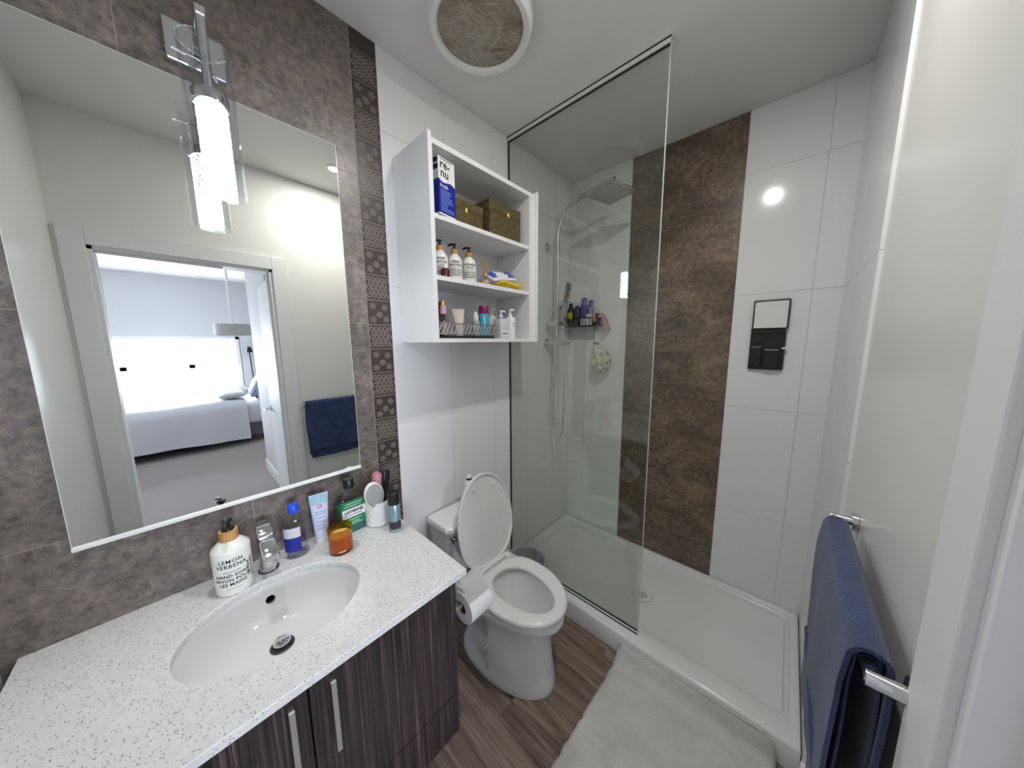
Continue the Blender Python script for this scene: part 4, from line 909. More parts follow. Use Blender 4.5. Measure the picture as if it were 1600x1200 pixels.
lvx = obj('flush_lever', bm, M_CHROME, to, True)
bm = NB(); tube(bm, smooth_path([(0.186, -0.168, 0.612), (0.197, -0.150, 0.604), (0.201, -0.118, 0.598), (0.198, -0.098, 0.596)], 4), [0.008] * 6 + [0.007] * 4 + [0.0055] * 3, 10); obj('lever_arm', bm, M_CHROME, lvx, True)
# seat ring
bm = NB()
so_ = lambda z, d: egg(0.262 + d, 0.690 - d, 0.181 - d, z, sq=2.6, mid=0.44); si = lambda z, d: egg(0.318 - d, 0.636 + d, 0.104 + d, z, sq=2.2, mid=0.40)
rr_ = [so_(0.405, 0.004), so_(0.408, 0.0), so_(0.420, 0.0), so_(0.427, 0.006), so_(0.4285, 0.016), si(0.4275, 0.012), si(0.423, 0.003), si(0.414, 0.0), si(0.405, 0.002), so_(0.405, 0.004)]
loft(bm, rr_, False, False); bmesh.ops.remove_doubles(bm, verts=bm.verts[:], dist=1e-6); obj('seat', bm, M_SEAT, to, True, angle=60)
# raised lid: plate modelled flat in (u up, y), then tilted
tilt = math.radians(9.0); HXx, HZz = 0.262, 0.440
def lidp(u, y_, d): return (HXx - u * math.sin(tilt) + d * math.cos(tilt), y_, HZz + u * math.cos(tilt) + d * math.sin(tilt))
def lid_ring(d, inset): return [lidp(x, y_, d) for x, y_, _ in egg(0.0 + inset, 0.468 - inset, 0.181 - inset, 0, sq=2.5, mid=0.46)]
bm = NB(); loft(bm, [lid_ring(-0.012, 0.03), lid_ring(-0.010, 0.008), lid_ring(-0.003, 0.0), lid_ring(0.010, 0.0), lid_ring(0.012, 0.003), lid_ring(0.011, 0.009), lid_ring(0.002, 0.013), lid_ring(0.001, 0.05)], True, True)
lid = obj('seat_lid', bm, M_SEAT, to, True, angle=50)
bm = NB()
for y_, u_ in ((-0.055, 0.40), (0.075, 0.385)):
    P = Vector(lidp(u_, y_, 0.004)); box(bm, P.x - 0.004, P.x + 0.004, y_ - 0.009, y_ + 0.009, P.z - 0.012, P.z + 0.012, 0.003)
obj('bumper', bm, M_SEAT, lid, True)
# hinge bar between seat and lid
bm = NB(); prism(bm, [(0.252, 0.425), (0.287, 0.425), (0.287, 0.4405), (0.272, 0.4405), (0.272, 0.4470), (0.287, 0.4470), (0.284, 0.4520), (0.252, 0.4520)], 'y', -0.088, 0.088); obj('hinge_bar', bm, M_SEAT, to)
for s_ in (-1, 1):
    bm = NB(); box(bm, 0.244, 0.300, s_ * 0.098 - 0.013, s_ * 0.098 + 0.013, 0.400, 0.452, 0.006); obj('hinge_cap', bm, M_SEAT, to, True)
bm = NB(); cyl(bm, (0.326, -0.060, 0.078), (0.328, -0.128, 0.082), 0.0155, 0.0145, 18); obj('bolt_cap', bm, M_WHITEP, to, True)

# air freshener on the tank
t = simple_bottle('air_freshener', 'white air freshener spray behind the raised toilet lid', 'spray', (0.100, 0.972, 0.6895), [('can', M_WHITEP, [(0.022, 0), (0.023, 0.003), (0.023, 0.14), (0.017, 0.15)]), ('nozzle', M_WHITEP, [(0.014, 0.15), (0.014, 0.172), (0.010, 0.178)])])
obj('trigger_ring', lathe(NB(), [(0.0145, 0.153), (0.0150, 0.154), (0.0150, 0.162), (0.0145, 0.163)], 18), M_BLACK, t)

# toilet paper on a holder at the cabinet side
t = thing('paper_holder', 'chrome toilet paper post on the side of the vanity cabinet', 'paper holder')
RX, RY, RZ = 0.497, 0.652, 0.612
bm = NB(); cyl(bm, (RX, VY1 - 0.0005, RZ), (RX, VY1 + 0.010, RZ), 0.022, seg=24); cyl(bm, (RX, VY1 + 0.008, RZ), (RX, RY + 0.058, RZ), 0.007, seg=14); cyl(bm, (RX, RY + 0.055, RZ), (RX, RY + 0.061, RZ), 0.011, seg=14)
obj('post', bm, M_CHROME, t, True)
t = thing('paper_roll', 'white toilet paper roll with brown card core and a torn loose sheet', 'toilet paper', (RX, RY, RZ - 0.0115))
def yring(r, yy, n=40): return [(r * math.cos(2 * PI * i / n), yy, r * math.sin(2 * PI * i / n)) for i in range(n)]
bm = NB(); loft(bm, [yring(0.0205, -0.05), yring(0.057, -0.05), yring(0.057, 0.05), yring(0.0205, 0.05), yring(0.0205, -0.05)], False, False); bmesh.ops.remove_doubles(bm, verts=bm.verts[:], dist=1e-6)
obj('roll', bm, M_PAPER, t, True, angle=40)
bm = NB(); loft(bm, [yring(0.0203, -0.0505), yring(0.0203, 0.0505), yring(0.0187, 0.0505), yring(0.0187, -0.0505), yring(0.0203, -0.0505)], False, False); obj('core', bm, M_CARD, t, True)
bm = NB(); N = 26
path = smooth_path([(0.040, 0, 0.0405), (0.026, 0, 0.052), (0.010, 0, 0.060), (-0.006, 0, 0.070), (-0.018, 0, 0.082), (-0.028, 0, 0.096)], 5)
vv = []
for i, p in enumerate(path):
    f = i / (len(path) - 1); rowv = []
    for k in range(N + 1):
        zig = (0.005 if k % 2 else -0.003) if i == len(path) - 1 else 0
        rowv.append(bm.verts.new((p.x + 0.0008 + 0.005 * math.sin(7 * k / N) * f, -0.05 + 0.1 * k / N + 0.012 * f, p.z + zig)))
    vv.append(rowv)
for a_, b_ in zip(vv, vv[1:]):
    for k in range(N): bm.faces.new((a_[k], a_[k + 1], b_[k + 1], b_[k]))
bmesh.ops.solidify(bm, geom=bm.faces[:], thickness=0.0006)
obj('loose_sheet', bm, M_PAPER, t, True, angle=80)

# waste bin between the toilet and the glass ----------------------------
BXc, BYc = 0.262, 1.252
t = thing('waste_bin', 'small clear ribbed waste bin between the toilet and the glass panel', 'waste bin', (BXc, BYc, 0))
bm = NB(); n = 72; H_ = 0.300
def bring(r, z, rib=0.0): return [((r + rib * (1 if i % 4 < 2 else 0)) * math.cos(2 * PI * i / n), (r + rib * (1 if i % 4 < 2 else 0)) * math.sin(2 * PI * i / n), z) for i in range(n)]
loft(bm, [bring(0.076, 0.002), bring(0.080, 0.006, 0.002), bring(0.112, H_ - 0.012, 0.002), bring(0.116, H_ - 0.008), bring(0.119, H_), bring(0.115, H_), bring(0.110, H_ - 0.012), bring(0.078, 0.010)], True, True); obj('bucket', bm, mat('smoky_plastic', (0.16, 0.16, 0.18), 0.25, alpha=0.55), t, True)
tube_b = NB(); tube(tube_b, [(0.117 * math.cos(2 * PI * i / 48), 0.117 * math.sin(2 * PI * i / 48), H_) for i in range(48)], 0.0028, 8, closed=True); obj('rim', tube_b, M_PLAST, t, True)
bm = NB(); rl = random.Random(9); N2 = 64
folds = [rl.uniform(-0.003, 0.003) for _ in range(N2)]
def bag(i, r, z, k): return ((r + folds[i % N2] * k) * math.cos(2 * PI * i / N2), (r + folds[i % N2] * k) * math.sin(2 * PI * i / N2), z)
loft(bm, [[bag(i, 0.123, H_ - 0.070 - 0.012 * math.sin(i * 0.9), 2) for i in range(N2)], [bag(i, 0.1225, H_ - 0.03, 1.3) for i in range(N2)], [bag(i, 0.121, H_ + 0.003, 0.3) for i in range(N2)], [bag(i, 0.108, H_ - 0.004, 0.8) for i in range(N2)], [bag(i, 0.098, H_ - 0.08, 1.5) for i in range(N2)], [bag(i, 0.080, 0.06, 2) for i in range(N2)], [bag(i, 0.02, 0.02, 0) for i in range(N2)]], False, True)
obj('liner', bm, M_BAG, t, True, angle=30)

# bath mat -------------------------------------------------------------
M_MAT = mat('off_white_pile', (0.66, 0.64, 0.61), 0.95, sheen=0.3); g = G(M_MAT); v = g.mapped((1, 1, 1))
n1 = g.noise(v, 7, 4, 0.6, 0.6); n2 = g.noise(v, 160, 3, 0.7)
g.color(g.ramp(n1, [(0.3, (0.60, 0.575, 0.545)), (0.6, (0.70, 0.685, 0.66))]))
ad = g.n('ShaderNodeMath', _operation='ADD'); g.l(n1, ad.inputs[0]); g.l(n2, ad.inputs[1]); g.bump(ad.outputs[0], 0.55, 0.012)
t = thing('bath_mat', 'off-white fluffy bath mat with its end turned up on the shower curb', 'bath mat')
bm = NB(); MX0, MX1 = 0.792, 1.392
yprof = [(-0.10 + 1.34 * i / 67, 0.020) for i in range(68)]; NR = 12
rj = random.Random(4); NX = 56
left_j = [rj.uniform(-0.004, 0.004) for _ in range(len(yprof) + NR)]; right_j = [rj.uniform(-0.004, 0.004) for _ in range(len(yprof) + NR)]
def mz(u, j, base):
    edge = min(u, 1 - u) * (MX1 - MX0); rnd_ = min(1, edge / 0.012); rnd_ = math.sqrt(max(0.0, 1 - (1 - rnd_) ** 2))
    lump = 0.0022 * math.sin(31 * u + 0.9 * j) * math.sin(0.53 * j + 7 * u) + 0.0018 * math.sin(47 * u - 1.3 * j)
    z = base - 0.018 + 0.018 * rnd_ + lump * rnd_ 
    return max(z, 0.002)
top = []; bot = []
def rise(u, t_):
    yc = 1.285 + 0.033 * u; zt__ = 0.078 + 0.024 * u
    if u > 0.93: zt__ -= 0.05 * ((u - 0.93) / 0.07) ** 2
    if t_ < 0.35: q = t_ / 0.35; return 1.24 + (yc - 1.24) * q, 0.020 + 0.003 * q - 0.010 * math.exp(-((q - 0.35) / 0.12) ** 2)
    q = (t_ - 0.35) / 0.65; return yc + (1.3395 - yc) * (q ** 0.8), 0.023 + (zt__ - 0.023) * math.sin(q * PI / 2)
for j in range(len(yprof) + NR):
    a = MX0 + left_j[j] - 0.012 * math.sin(j * 0.05); b = MX1 + right_j[j]
    rowv = []
    for i in range(NX + 1):
        u = i / NX
        if j < len(yprof): y_, z_ = yprof[j]; z_ = mz(u, j, z_)
        else:
            y_, z_ = rise(u, (j - len(yprof) + 1) / NR); lf = 0.0012 * math.sin(47 * u - 1.3 * j)
            e_ = min(u, 1 - u) * 0.6; z_ = z_ + lf - (0.010 if e_ < 0.004 else 0.0)
        rowv.append(bm.verts.new((a + (b - a) * u, y_, max(z_, 0.002))))
    top.append(rowv)
    bot.append([bm.verts.new((rowv[q].co.x, rowv[q].co.y, 0.0005)) for q in (0, NX)])
for j in range(len(top) - 1):
    for i in range(NX): bm.faces.new((top[j][i], top[j][i + 1], top[j + 1][i + 1], top[j + 1][i]))
    bm.faces.new((bot[j][0], top[j][0], top[j + 1][0], bot[j + 1][0])); bm.faces.new((top[j][NX], bot[j][1], bot[j + 1][1], top[j + 1][NX])); bm.faces.new((bot[j][1], bot[j][0], bot[j + 1][0], bot[j + 1][1]))
bm.faces.new([bot[-1][0]] + top[-1] + [bot[-1][1]]); bm.faces.new([bot[0][1]] + list(reversed(top[0])) + [bot[0][0]])
obj('pile', bm, M_MAT, t, True, angle=80)
bm = NB()
tube(bm, [(MX0 + 0.006 + (MX1 - MX0 - 0.045) * i / 40, 1.3365, rise(i / 43, 1.0)[1] + 0.0015 + 0.0015 * math.sin(i * 1.7)) for i in range(41)], 0.0045, 8); obj('hem', bm, M_MAT, t, True)

# ================================================================ THINGS ON THE COUNTER
# big hand soap with lettering
t = pump_bottle('large white hand soap dispenser lettered LEMON VERBENA beside the faucet', (0.098, 0.046, ZC + 0.0004), '', 0.0455, 0.160, -0.2, squat=True, coll=0.028)
R = 0.0459; a0 = math.atan2(-0.046, 1.203) - 0.10
text('lettering', 'LEMON\nVERBENA', 0.0155, M_LINK, t, on_cyl(R, 0.102, a0), bold=0.0003, spacing=1.15)
obj('print_line', patch_cyl(NB(), R, a0 - 0.45, a0 + 0.45, 0.0755, 0.0785, 12), mat('grey_ink', (0.35, 0.35, 0.36), 0.6), t)
text('lettering', 'HAND SOAP\nSAVON POUR\nLES MAINS', 0.0135, M_LINK, t, on_cyl(R, 0.051, a0), bold=0.0003, spacing=1.05)
text('lettering', 'VERVEINE\nCITRONNÉE', 0.0115, M_LINK, t, lambda u, v: (R * math.cos(a0 + (0.047 - v) / R), R * math.sin(a0 + (0.047 - v) / R), 0.064 + u), bold=0.0003)
obj('print_line', patch_cyl(NB(), R, a0 - 0.4, a0 + 0.4, 0.0225, 0.0240, 12), mat('grey_ink', (0.35, 0.35, 0.36), 0.6), t)

# clear bottle with blue cap
t = thing('clear_bottle', 'clear plastic bottle with bright blue cap and blue label', 'bottle', (0.070, 0.214, ZC + 0.0004), -0.15)
pf = [(0.033, 0), (0.035, 0.004), (0.035, 0.128), (0.032, 0.142), (0.020, 0.154), (0.013, 0.158), (0.013, 0.166)]
obj('body', lathe(NB(), pf, 32, sx=0.72, sy=1.0), M_PLAST, t, True)
obj('liquid', lathe(NB(), [(0.0325, 0.002), (0.0335, 0.005), (0.0335, 0.066)], 32, sx=0.72, sy=1.0), M_LIQ, t, True)
obj('cap', lathe(NB(), [(0.0150, 0.160), (0.0155, 0.162), (0.0155, 0.186), (0.014, 0.188)], 24), mat('bright_blue', (0.02, 0.08, 0.72), 0.3), t, True)
obj('blue_label', patch_cyl(NB(), 0.0354, -1.45, 0.35, 0.026, 0.076, 16, 0.72, 1.0), M_DBLUE, t)
obj('white_label', patch_cyl(NB(), 0.0353, -1.45, 0.35, 0.0765, 0.112, 16, 0.72, 1.0), mat('milky_label', (0.60, 0.60, 0.66), 0.5), t)

# lotion tube (white and pale blue)
M_PTUBE = mat('pale_blue_tube', (0.52, 0.60, 0.80), 0.35)
t = squeeze_tube('lotion_tube', 'pale blue and white squeeze tube standing on its clear cap', 'tube', (0.052, 0.296, ZC + 0.0004), 0.060, 0.180, mat('translucent_cap', (0.66, 0.67, 0.72), 0.2), M_PTUBE, 0.026, -0.12, capr=0.0215)
def tubeface(y_, z):
    f = (z - 0.026) / 0.154; a = 0.0226 * (1 - f) + 0.0012 * f; b = 0.0226 + (0.030 - 0.0226) * f; q = max(-1, min(1, y_ / b))
    return a * math.sqrt(max(0, 1 - q * q)) + 0.0007
bm = NB()
for k in range(9):
    yy = -0.024 + 0.006 * k
    vs_ = [bm.verts.new((tubeface(yy + dy, z), yy + dy, z)) for dy, z in ((-0.0012, 0.150), (0.0012, 0.150), (0.0016, 0.186), (-0.0016, 0.186))]; bm.faces.new(vs_)
obj('stripe_print', bm, mat('teal_ink', (0.12, 0.36, 0.42), 0.5), t)
bm = NB()
for k in range(8):
    a = 2 * PI * k / 8; c0, c1 = (0.004, 0.009)
    vs_ = [bm.verts.new((tubeface(r * math.cos(a + s_), 0.142 + r * math.sin(a + s_)), r * math.cos(a + s_), 0.142 + r * math.sin(a + s_))) for r, s_ in ((c0, -0.3), (c1, -0.22), (c1, 0.22), (c0, 0.3))]; bm.faces.new(vs_)
obj('red_emblem', bm, mat('red_ink', (0.62, 0.08, 0.06), 0.5), t)
for k, (z, wd) in enumerate(((0.120, 0.030), (0.112, 0.034), (0.098, 0.026), (0.084, 0.030), (0.070, 0.022), (0.058, 0.028))):
    bm = NB(); grid(bm, 8, 1, lambda u, v: (tubeface((u - 0.5) * wd, z + 0.0022 * v), (u - 0.5) * wd, z + 0.0022 * v)); obj('print_line', bm, mat('blue_grey_ink', (0.20, 0.26, 0.42), 0.6), t)

# mouthwash
t = thing('mouthwash_bottle', 'green mouthwash bottle with black cap lettered LISTERINE', 'mouthwash', (0.058, 0.400, ZC + 0.0004), 0.04)
def mring(z, hx, hy, r=0.014): return [(a, b, z) for a, b in rrect(-hx, hx, -hy, hy, min(r, hx * 0.98), 5)]
bm = NB(); loft(bm, [mring(0, 0.026, 0.046), mring(0.004, 0.029, 0.049), mring(0.125, 0.029, 0.049), mring(0.145, 0.028, 0.046), mring(0.158, 0.024, 0.034, 0.02), mring(0.166, 0.016, 0.018, 0.0155), mring(0.178, 0.016, 0.016, 0.0155)]); obj('bottle', bm, M_PLAST, t, True)
bm = NB(); loft(bm, [mring(0.002, 0.025, 0.045), mring(0.005, 0.0275, 0.0475), mring(0.108, 0.0275, 0.0475)]); obj('liquid', bm, M_GREENLIQ, t, True)
obj('cap', lathe(NB(), [(0.0195, 0.178), (0.0200, 0.180), (0.0190, 0.212), (0.0175, 0.214)], 28), M_BLACK, t, True)
obj('green_label', box(NB(), 0.0291, 0.0296, -0.042, 0.044, 0.030, 0.134), mat('green_label', (0.015, 0.20, 0.085), 0.4), t)
obj('white_label', box(NB(), 0.0294, 0.0300, -0.042, 0.044, 0.066, 0.102), M_WHITEP, t)
text('lettering', 'LISTERINE', 0.0155, M_LINK, t, lambda u, v: (0.0304, u + 0.001, 0.089 + v), bold=0.0006)
obj('print_line', box(NB(), 0.0299, 0.0302, -0.036, 0.030, 0.0730, 0.0775), mat('grey_ink', (0.35, 0.35, 0.36), 0.6), t)
for z, a, b in ((0.122, -0.030, 0.036), (0.112, -0.034, 0.030), (0.056, -0.030, 0.028), (0.046, -0.032, 0.020), (0.038, -0.024, 0.030)): obj('print_line', box(NB(), 0.0295, 0.0299, a, b, z - 0.0015, z + 0.0015), mat('pale_green_ink', (0.50, 0.68, 0.50), 0.5), t)

# candle in amber glass
t = thing('candle', 'amber glass jar candle with yellow wax at the edge of the sink', 'candle', (0.160, 0.326, ZC + 0.0004))
bm = NB(); lathe(bm, [(0.037, 0.0), (0.0395, 0.004), (0.0400, 0.090), (0.0378, 0.090), (0.0372, 0.006)], 36, cap1=True); obj('jar', bm, M_AMBER, t, True)
obj('wax', lathe(NB(), [(0.0365, 0.007), (0.0365, 0.060), (0.020, 0.058), (0.005, 0.0575)], 36), mat('yellow_wax', (0.80, 0.58, 0.18), 0.45), t, True)
obj('wick', tube(NB(), [(0, 0, 0.057), (0.001, 0, 0.068)], 0.0012, 6), M_BLACK, t)
a0 = math.atan2(-0.326, 1.14) + 0.1
bm = NB()
for k in range(5): patch_cyl(bm, 0.0402, a0 - 0.30 + k * 0.11, a0 - 0.22 + k * 0.11, 0.012, 0.017, 2)
obj('print_mark', bm, mat('cream_ink', (0.70, 0.62, 0.48), 0.5), t)

# ceramic pot with brushes
t = thing('brush_pot', 'white ceramic pot with raised chevron pattern holding hair brushes', 'pot', (0.085, 0.497, ZC + 0.0004))
bm = NB(); n = 96; rings = []
def chev(i, z):
    ph = (i / n * 9) % 1; tri = abs(ph * 2 - 1); q = (z / 0.030 + tri * 0.9) % 1
    return 0.0020 if q < 0.55 else 0.0
for k in range(30):
    z = 0.004 + 0.093 * k / 29; rings.append([((0.0505 + chev(i, z)) * math.cos(2 * PI * i / n), (0.0505 + chev(i, z)) * math.sin(2 * PI * i / n), z) for i in range(n)])
def cr(r, z): return [(r * math.cos(2 * PI * i / n), r * math.sin(2 * PI * i / n), z) for i in range(n)]
rings = [cr(0.046, 0.0)] + rings + [cr(0.0505, 0.100), cr(0.0465, 0.100), cr(0.0450, 0.094), cr(0.044, 0.010)]
loft(bm, rings); obj('pot', bm, M_CERAMIC, t, True, angle=25)
# oval paddle brush
M_BRI = mat('bristle_pad', (0.42, 0.40, 0.41), 0.8); g = G(M_BRI); vo = g.n('ShaderNodeTexVoronoi'); vo.inputs['Scale'].default_value = 520; g.l(g.mapped((1, 1, 1)), vo.inputs['Vector']); g.color(g.ramp(vo.outputs['Distance'], [(0.2, (0.08, 0.07, 0.08)), (0.5, (0.62, 0.60, 0.60))])); g.bump(vo.outputs['Distance'], 0.8, 0.004)
def brush(name, label, loc, rot): 
    t = thing(name, label, 'hair brush', loc); t.rotation_euler = rot; return t
t = brush('detangling_brush', 'white oval hair brush with grey bristle pad standing in the ceramic pot', (0.103, 0.493, ZC + 0.046), (math.radians(14), math.radians(10), 0.0))
def oval3(x, k, a=0.037, b=0.062, zc=0.098): return [(x, a * k * math.cos(q), zc + b * k * math.sin(q)) for q in [2 * PI * i / 36 for i in range(36)]]
bm = NB(); loft(bm, [oval3(-0.010, 0.7), oval3(-0.006, 0.95), oval3(0.0, 1.0), oval3(0.006, 1.0), oval3(0.008, 0.95)]); obj('shell', bm, M_WHITEP, t, True, angle=60)
bm = NB(); loft(bm, [oval3(0.006, 0.92), oval3(0.013, 0.88), oval3(0.016, 0.6)]); obj('bristle_pad', bm, M_BRI, t, True, angle=60)
obj('handle', tube(NB(), [(0, 0, 0.05), (0, 0, 0.0), (0, -0.002, -0.028)], [0.016, 0.011, 0.009], 12), M_WHITEP, t, True)
t = brush('round_brush', 'pink round hair brush with spiral bristles in the ceramic pot', (0.062, 0.497, ZC + 0.030), (math.radians(-6), math.radians(-4), 0))
bm = NB(); lathe(bm, [(0.008, 0.0), (0.010, 0.07), (0.018, 0.085), (0.019, 0.150), (0.015, 0.168), (0.006, 0.174)], 20); obj('barrel', bm, mat('pink_plastic', (0.52, 0.20, 0.24), 0.4), t, True)
bm = NB()
for k in range(6): tube(bm, [((0.0195 - 0.0006 * abs(i - 10) * 0.3) * math.cos(k * PI / 3 + i * 0.22), (0.0195 - 0.0006 * abs(i - 10) * 0.3) * math.sin(k * PI / 3 + i * 0.22), 0.088 + i * 0.0039) for i in range(20)], 0.0018, 5)
obj('spiral_bristles', bm, mat('pale_pink', (0.72, 0.52, 0.54), 0.6), t, True)
t = brush('dark_brush', 'dark brown hair brush handle sticking out of the ceramic pot', (0.083, 0.526, ZC + 0.020), (math.radians(-6), math.radians(-3), 0))
bm = NB(); loft(bm, [[(a, b, z) for a, b in rrect(-hx, hx, -hy, hy, hx * 0.9, 4)] for z, hx, hy in ((0.0, 0.005, 0.006), (0.08, 0.006, 0.008), (0.11, 0.007, 0.012), (0.15, 0.008, 0.016), (0.178, 0.008, 0.016), (0.186, 0.006, 0.012))]); obj('handle', bm, mat('dark_brown', (0.022, 0.010, 0.012), 0.35), t, True)

# black and blue spray can at the counter corner
t = thing('mist_can', 'slim grey blue spray can with black cap at the counter corner', 'spray can', (0.196, 0.513, ZC + 0.0004))
obj('base', lathe(NB(), [(0.0215, 0), (0.0225, 0.002), (0.0225, 0.014)], 28), mat('silver_blue', (0.34, 0.44, 0.50), 0.25, 0.6), t, True)
obj('dark_band', lathe(NB(), [(0.0226, 0.014), (0.0226, 0.046)], 28), M_DGREY, t, True)
obj('body', lathe(NB(), [(0.0225, 0.046), (0.0225, 0.112), (0.020, 0.116)], 28), mat('grey_blue_can', (0.28, 0.40, 0.47), 0.3, 0.5), t, True)
obj('cap', lathe(NB(), [(0.0225, 0.114), (0.0228, 0.116), (0.0222, 0.160), (0.019, 0.163)], 28), M_BLACK, t, True)
a0 = math.atan2(-0.513, 1.105)
for k in range(4): obj('print_line', patch_cyl(NB(), 0.0227, a0 - 0.35, a0 + 0.30 - 0.08 * k, 0.100 - k * 0.008, 0.1015 - k * 0.008, 6), M_DGREY, t)

# ================================================================ OPPOSITE WALL: towel rail
t = thing('towel_rail', 'chrome towel rail on the painted wall beside the door', 'towel rail', (XR, 0, 1.105))
bm = NB(); cyl(bm, (-0.042, 0.585, 0), (-0.042, 1.115, 0), 0.009, seg=16); obj('bar', bm, M_CHROME, t, True)
for y_ in (0.590, 1.110):
    bm = NB(); cyl(bm, (-0.001, y_, 0), (-0.012, y_, 0), 0.024, seg=24); cyl(bm, (-0.010, y_, 0), (-0.050, y_, 0), 0.011, seg=16); obj('bracket', bm, M_CHROME, t, True)
M_TOWEL = mat('navy_towel', (0.022, 0.040, 0.120), 0.95, sheen=0.3); g = G(M_TOWEL); g.bump(g.noise(g.mapped((1, 1, 1)), 240, 3, 0.7), 0.7, 0.006)
g.color(g.ramp(g.noise(g.mapped((1, 1, 1)), 14, 3), [(0.3, (0.017, 0.032, 0.100)), (0.7, (0.032, 0.056, 0.155))]))
t = thing('towel', 'folded navy blue towel hanging over the chrome towel rail', 'towel', (XR - 0.042, 0, 1.105))
def towel_sheet(y0, y1, zf, zb, off, th, name, seed, mm_):
    bm = NB(); prof = [(-off - 0.006, zf)] + [(-off - 0.004, zf + (0.0 - zf) * k / 8) for k in range(1, 8)]
    prof += [(-off * math.cos(q), off * math.sin(q)) for q in [PI * k / 8 for k in range(9)]]
    prof += [(off + 0.002, zb * k / 8) for k in range(1, 9)]
    N = 40
    def pos(i, j):
        x, z = prof[i]; u = j / N; hang = min(1, max(0, -z) / 0.15)
        return Vector((x + 0.0035 * hang * math.sin(11 * u + seed + z * 9), y0 + (y1 - y0) * u + 0.004 * hang * math.sin(z * 14 + seed), z + 0.004 * hang * math.sin(7 * u + seed)))
    vv = [[bm.verts.new(pos(i, j)) for j in range(N + 1)] for i in range(len(prof))]
    for i in range(len(prof) - 1):
        for j in range(N): bm.faces.new((vv[i][j], vv[i][j + 1], vv[i + 1][j + 1], vv[i + 1][j]))
    bmesh.ops.recalc_face_normals(bm, faces=bm.faces[:])
    bmesh.ops.solidify(bm, geom=bm.faces[:], thickness=th)
    return obj(name, bm, mm_, t, True, angle=80)
towel_sheet(0.615, 1.060, -0.365, -0.41, 0.0175, 0.006, 'outer_layer', 0.3, M_TOWEL)
towel_sheet(0.625, 1.055, -0.43, -0.44, 0.0105, -0.003, 'inner_layer', 1.7, M_TOWEL)
obj('woven_band', box(NB(), -0.0305, -0.0262, 0.630, 1.045, -0.300, -0.292), mat('towel_band', (0.04, 0.065, 0.16), 0.8), t)

# ================================================================ BEDROOM SEEN IN THE MIRROR
d_ = thing('bathroom_door', 'white flush bathroom door standing open into the bedroom', 'door', (1.592, 0.500, 0), math.radians(2.5))
obj('leaf', box(NB(), 0.004, 0.775, 0.012, 0.050, 0.008, DOORH - 0.02, 0.002, 1), M_TRIM, d_)
bm = NB(); cyl(bm, (0.712, 0.013, 0.96), (0.712, 0.004, 0.96), 0.026, seg=24); cyl(bm, (0.712, 0.006, 0.96), (0.712, -0.040, 0.96), 0.009, seg=14); tube(bm, [(0.712, -0.038, 0.96), (0.70, -0.042, 0.96), (0.60, -0.042, 0.958)], [0.009, 0.009, 0.008], 12); obj('lever_handle', bm, M_CHROME, d_, True)
for z in (0.25, 0.95, 1.85):
    bm = NB(); box(bm, -0.004, 0.004, -0.002, 0.014, z - 0.045, z + 0.045); cyl(bm, (-0.002, 0.004, z - 0.046), (-0.002, 0.004, z + 0.046), 0.006, seg=10); obj('hinge', bm, M_BLACK, d_)
t = thing('light_switch', 'white light switch plate on the bedroom partition wall', 'switch', (2.86, 0.618, 1.17))
obj('plate', box(NB(), -0.040, 0.040, -0.006, 0.0005, -0.06, 0.06, 0.002), M_WHITEP, t); obj('rocker', box(NB(), -0.016, 0.016, -0.009, -0.005, -0.033, 0.033, 0.002), M_WHITEP, t)

M_SHEET = mat('white_cotton', (0.74, 0.74, 0.78), 0.9); M_GREYB = mat('grey_fabric', (0.16, 0.15, 0.18), 0.9)
t = thing('bed', 'double bed with white mattress on a grey upholstered base', 'bed', (5.0, -0.15, 0))
obj('base', box(NB(), 0.03, 1.53, -1.05, 1.05, 0.10, 0.30, 0.01), M_GREYB, t); obj('mattress', box(NB(), 0.0, 1.55, -1.05, 1.05, 0.30, 0.60, 0.05, 3), M_SHEET, t, True)
for x, y_ in ((0.1, -0.98), (0.1, 0.98), (1.46, -0.98), (1.46, 0.98)):
    bm = NB(); cyl(bm, (x, y_, 0.0), (x, y_, 0.11), 0.02, 0.025, 12); obj('leg', bm, M_BLACK, t)
t = thing('duvet', 'white duvet spread over the bed and hanging to the floor', 'duvet', (5.0, -0.15, 0))
bm = NB(); prof = [(-0.055, 0.10), (-0.05, 0.25), (-0.045, 0.45), (-0.030, 0.58), (0.03, 0.655), (0.15, 0.67), (0.5, 0.675), (1.0, 0.675), (1.5, 0.66)]
prof = [(p.x, p.z) for p in smooth_path([(a, 0, b) for a, b in prof], 4)]
def dv(i, j, N=40):
    x, z = prof[i]; u = j / N; hang = max(0, min(1, (0.6 - z) / 0.4))
    return (x - 0.02 * hang * math.sin(19 * u) - 0.012 * hang, -1.06 + 1.86 * u, z + 0.012 * math.sin(9 * u + 3 * x) * (1 - hang) + 0.02 * hang * math.sin(4 * u))
vv = [[bm.verts.new(dv(i, j)) for j in range(41)] for i in range(len(prof))]
for i in range(len(prof) - 1):
    for j in range(40): bm.faces.new((vv[i][j], vv[i][j + 1], vv[i + 1][j + 1], vv[i + 1][j]))
bmesh.ops.recalc_face_normals(bm, faces=bm.faces[:]); bmesh.ops.solidify(bm, geom=bm.faces[:], thickness=-0.02); obj('cover', bm, M_SHEET, t, True, angle=80)
M_BLUEP = mat('blue_white_stripe', (0.3, 0.42, 0.7), 0.9); g = G(M_BLUEP); wv = g.n('ShaderNodeTexWave'); wv.inputs['Scale'].default_value = 9; wv.inputs['Distortion'].default_value = 3.0; g.l(g.mapped((1, 1, 1)), wv.inputs['Vector']); g.color(g.ramp(wv.outputs['Fac'], [(0.3, (0.16, 0.27, 0.55)), (0.6, (0.62, 0.68, 0.82))]))
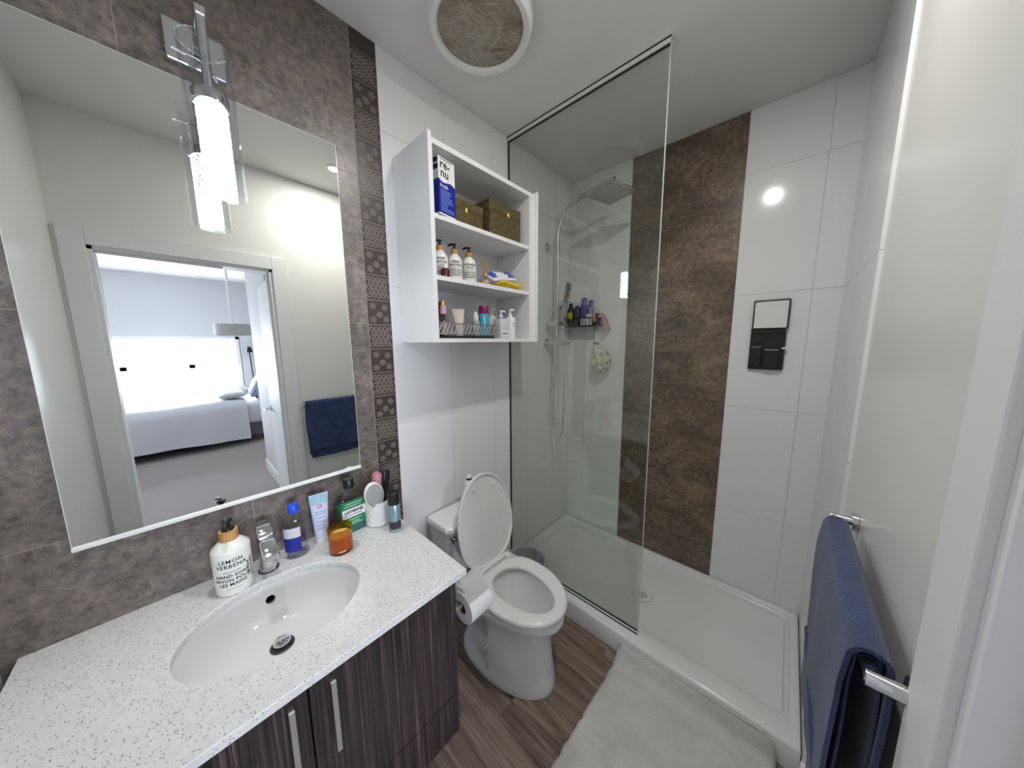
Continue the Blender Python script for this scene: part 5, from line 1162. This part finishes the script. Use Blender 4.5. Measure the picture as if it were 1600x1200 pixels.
def pillow(label, loc, rot, mm, L=0.62, Wd=0.42, H=0.17):
    t = thing('pillow', label, 'pillow', loc); t.rotation_euler = rot
    bm = NB()
    def fn(u, v, s_):
        e = max(0, (1 - abs(2 * u - 1) ** 2.6) * (1 - abs(2 * v - 1) ** 2.6)) ** 0.5
        return ((u - 0.5) * L, (v - 0.5) * Wd, s_ * H / 2 * e)
    grid(bm, 20, 16, lambda u, v: fn(u, v, 1)); grid(bm, 20, 16, lambda u, v: fn(u, v, -1)); bmesh.ops.remove_doubles(bm, verts=bm.verts[:], dist=1e-4)
    obj('cushion', bm, mm, t, True, angle=120)
pillow('blue and white striped pillow propped at the head of the bed', (5.45, 0.87, 0.880), (math.radians(62), 0.0, 0.1), M_BLUEP)
pillow('plain white pillow lying flat in front of the blue pillow', (5.36, 0.50, 0.765), (math.radians(2), 0.0, -0.05), M_SHEET, 0.6, 0.34, 0.13)
t = thing('pendant_lamp', 'grey drum pendant lamp hanging on a white rod in the bedroom', 'lamp', (5.05, 0.610, 1.69))
bm = NB(); loft(bm, [[(r * math.cos(2 * PI * i / 40), r * math.sin(2 * PI * i / 40), z) for i in range(40)] for r, z in ((0.215, 0.0), (0.215, 0.17), (0.210, 0.17), (0.210, 0.0), (0.215, 0.0))], False, False); obj('shade', bm, mat('grey_linen', (0.52, 0.52, 0.50), 0.9), t, True)
bm = NB(); cyl(bm, (0, 0, 0.16), (0, 0, 1.03), 0.016, seg=12); obj('rod', bm, M_WHITEP, t, True)
bm = NB(); cyl(bm, (-0.212, 0, 0.165), (0.212, 0, 0.165), 0.004, seg=8); cyl(bm, (0, -0.212, 0.165), (0, 0.212, 0.165), 0.004, seg=8); obj('spider', bm, M_STEEL, t)
t = thing('floor_lamp', 'thin dark floor lamp standing behind the bed by the window', 'lamp', (6.50, 0.98, 0))
bm = NB(); lathe(bm, [(0.09, 0.0), (0.09, 0.012), (0.02, 0.02)], 24); obj('base', bm, M_BLACK, t); bm = NB(); cyl(bm, (0, 0, 0.01), (0.0, -0.04, 1.50), 0.010, seg=10); obj('pole', bm, M_BLACK, t, True); bm = NB(); lathe(bm, [(0.055, 1.40), (0.035, 1.50), (0.012, 1.51)], 20, (0, -0.04, 0.0), cap0=False); obj('lamp_head', bm, M_BLACK, t, True)
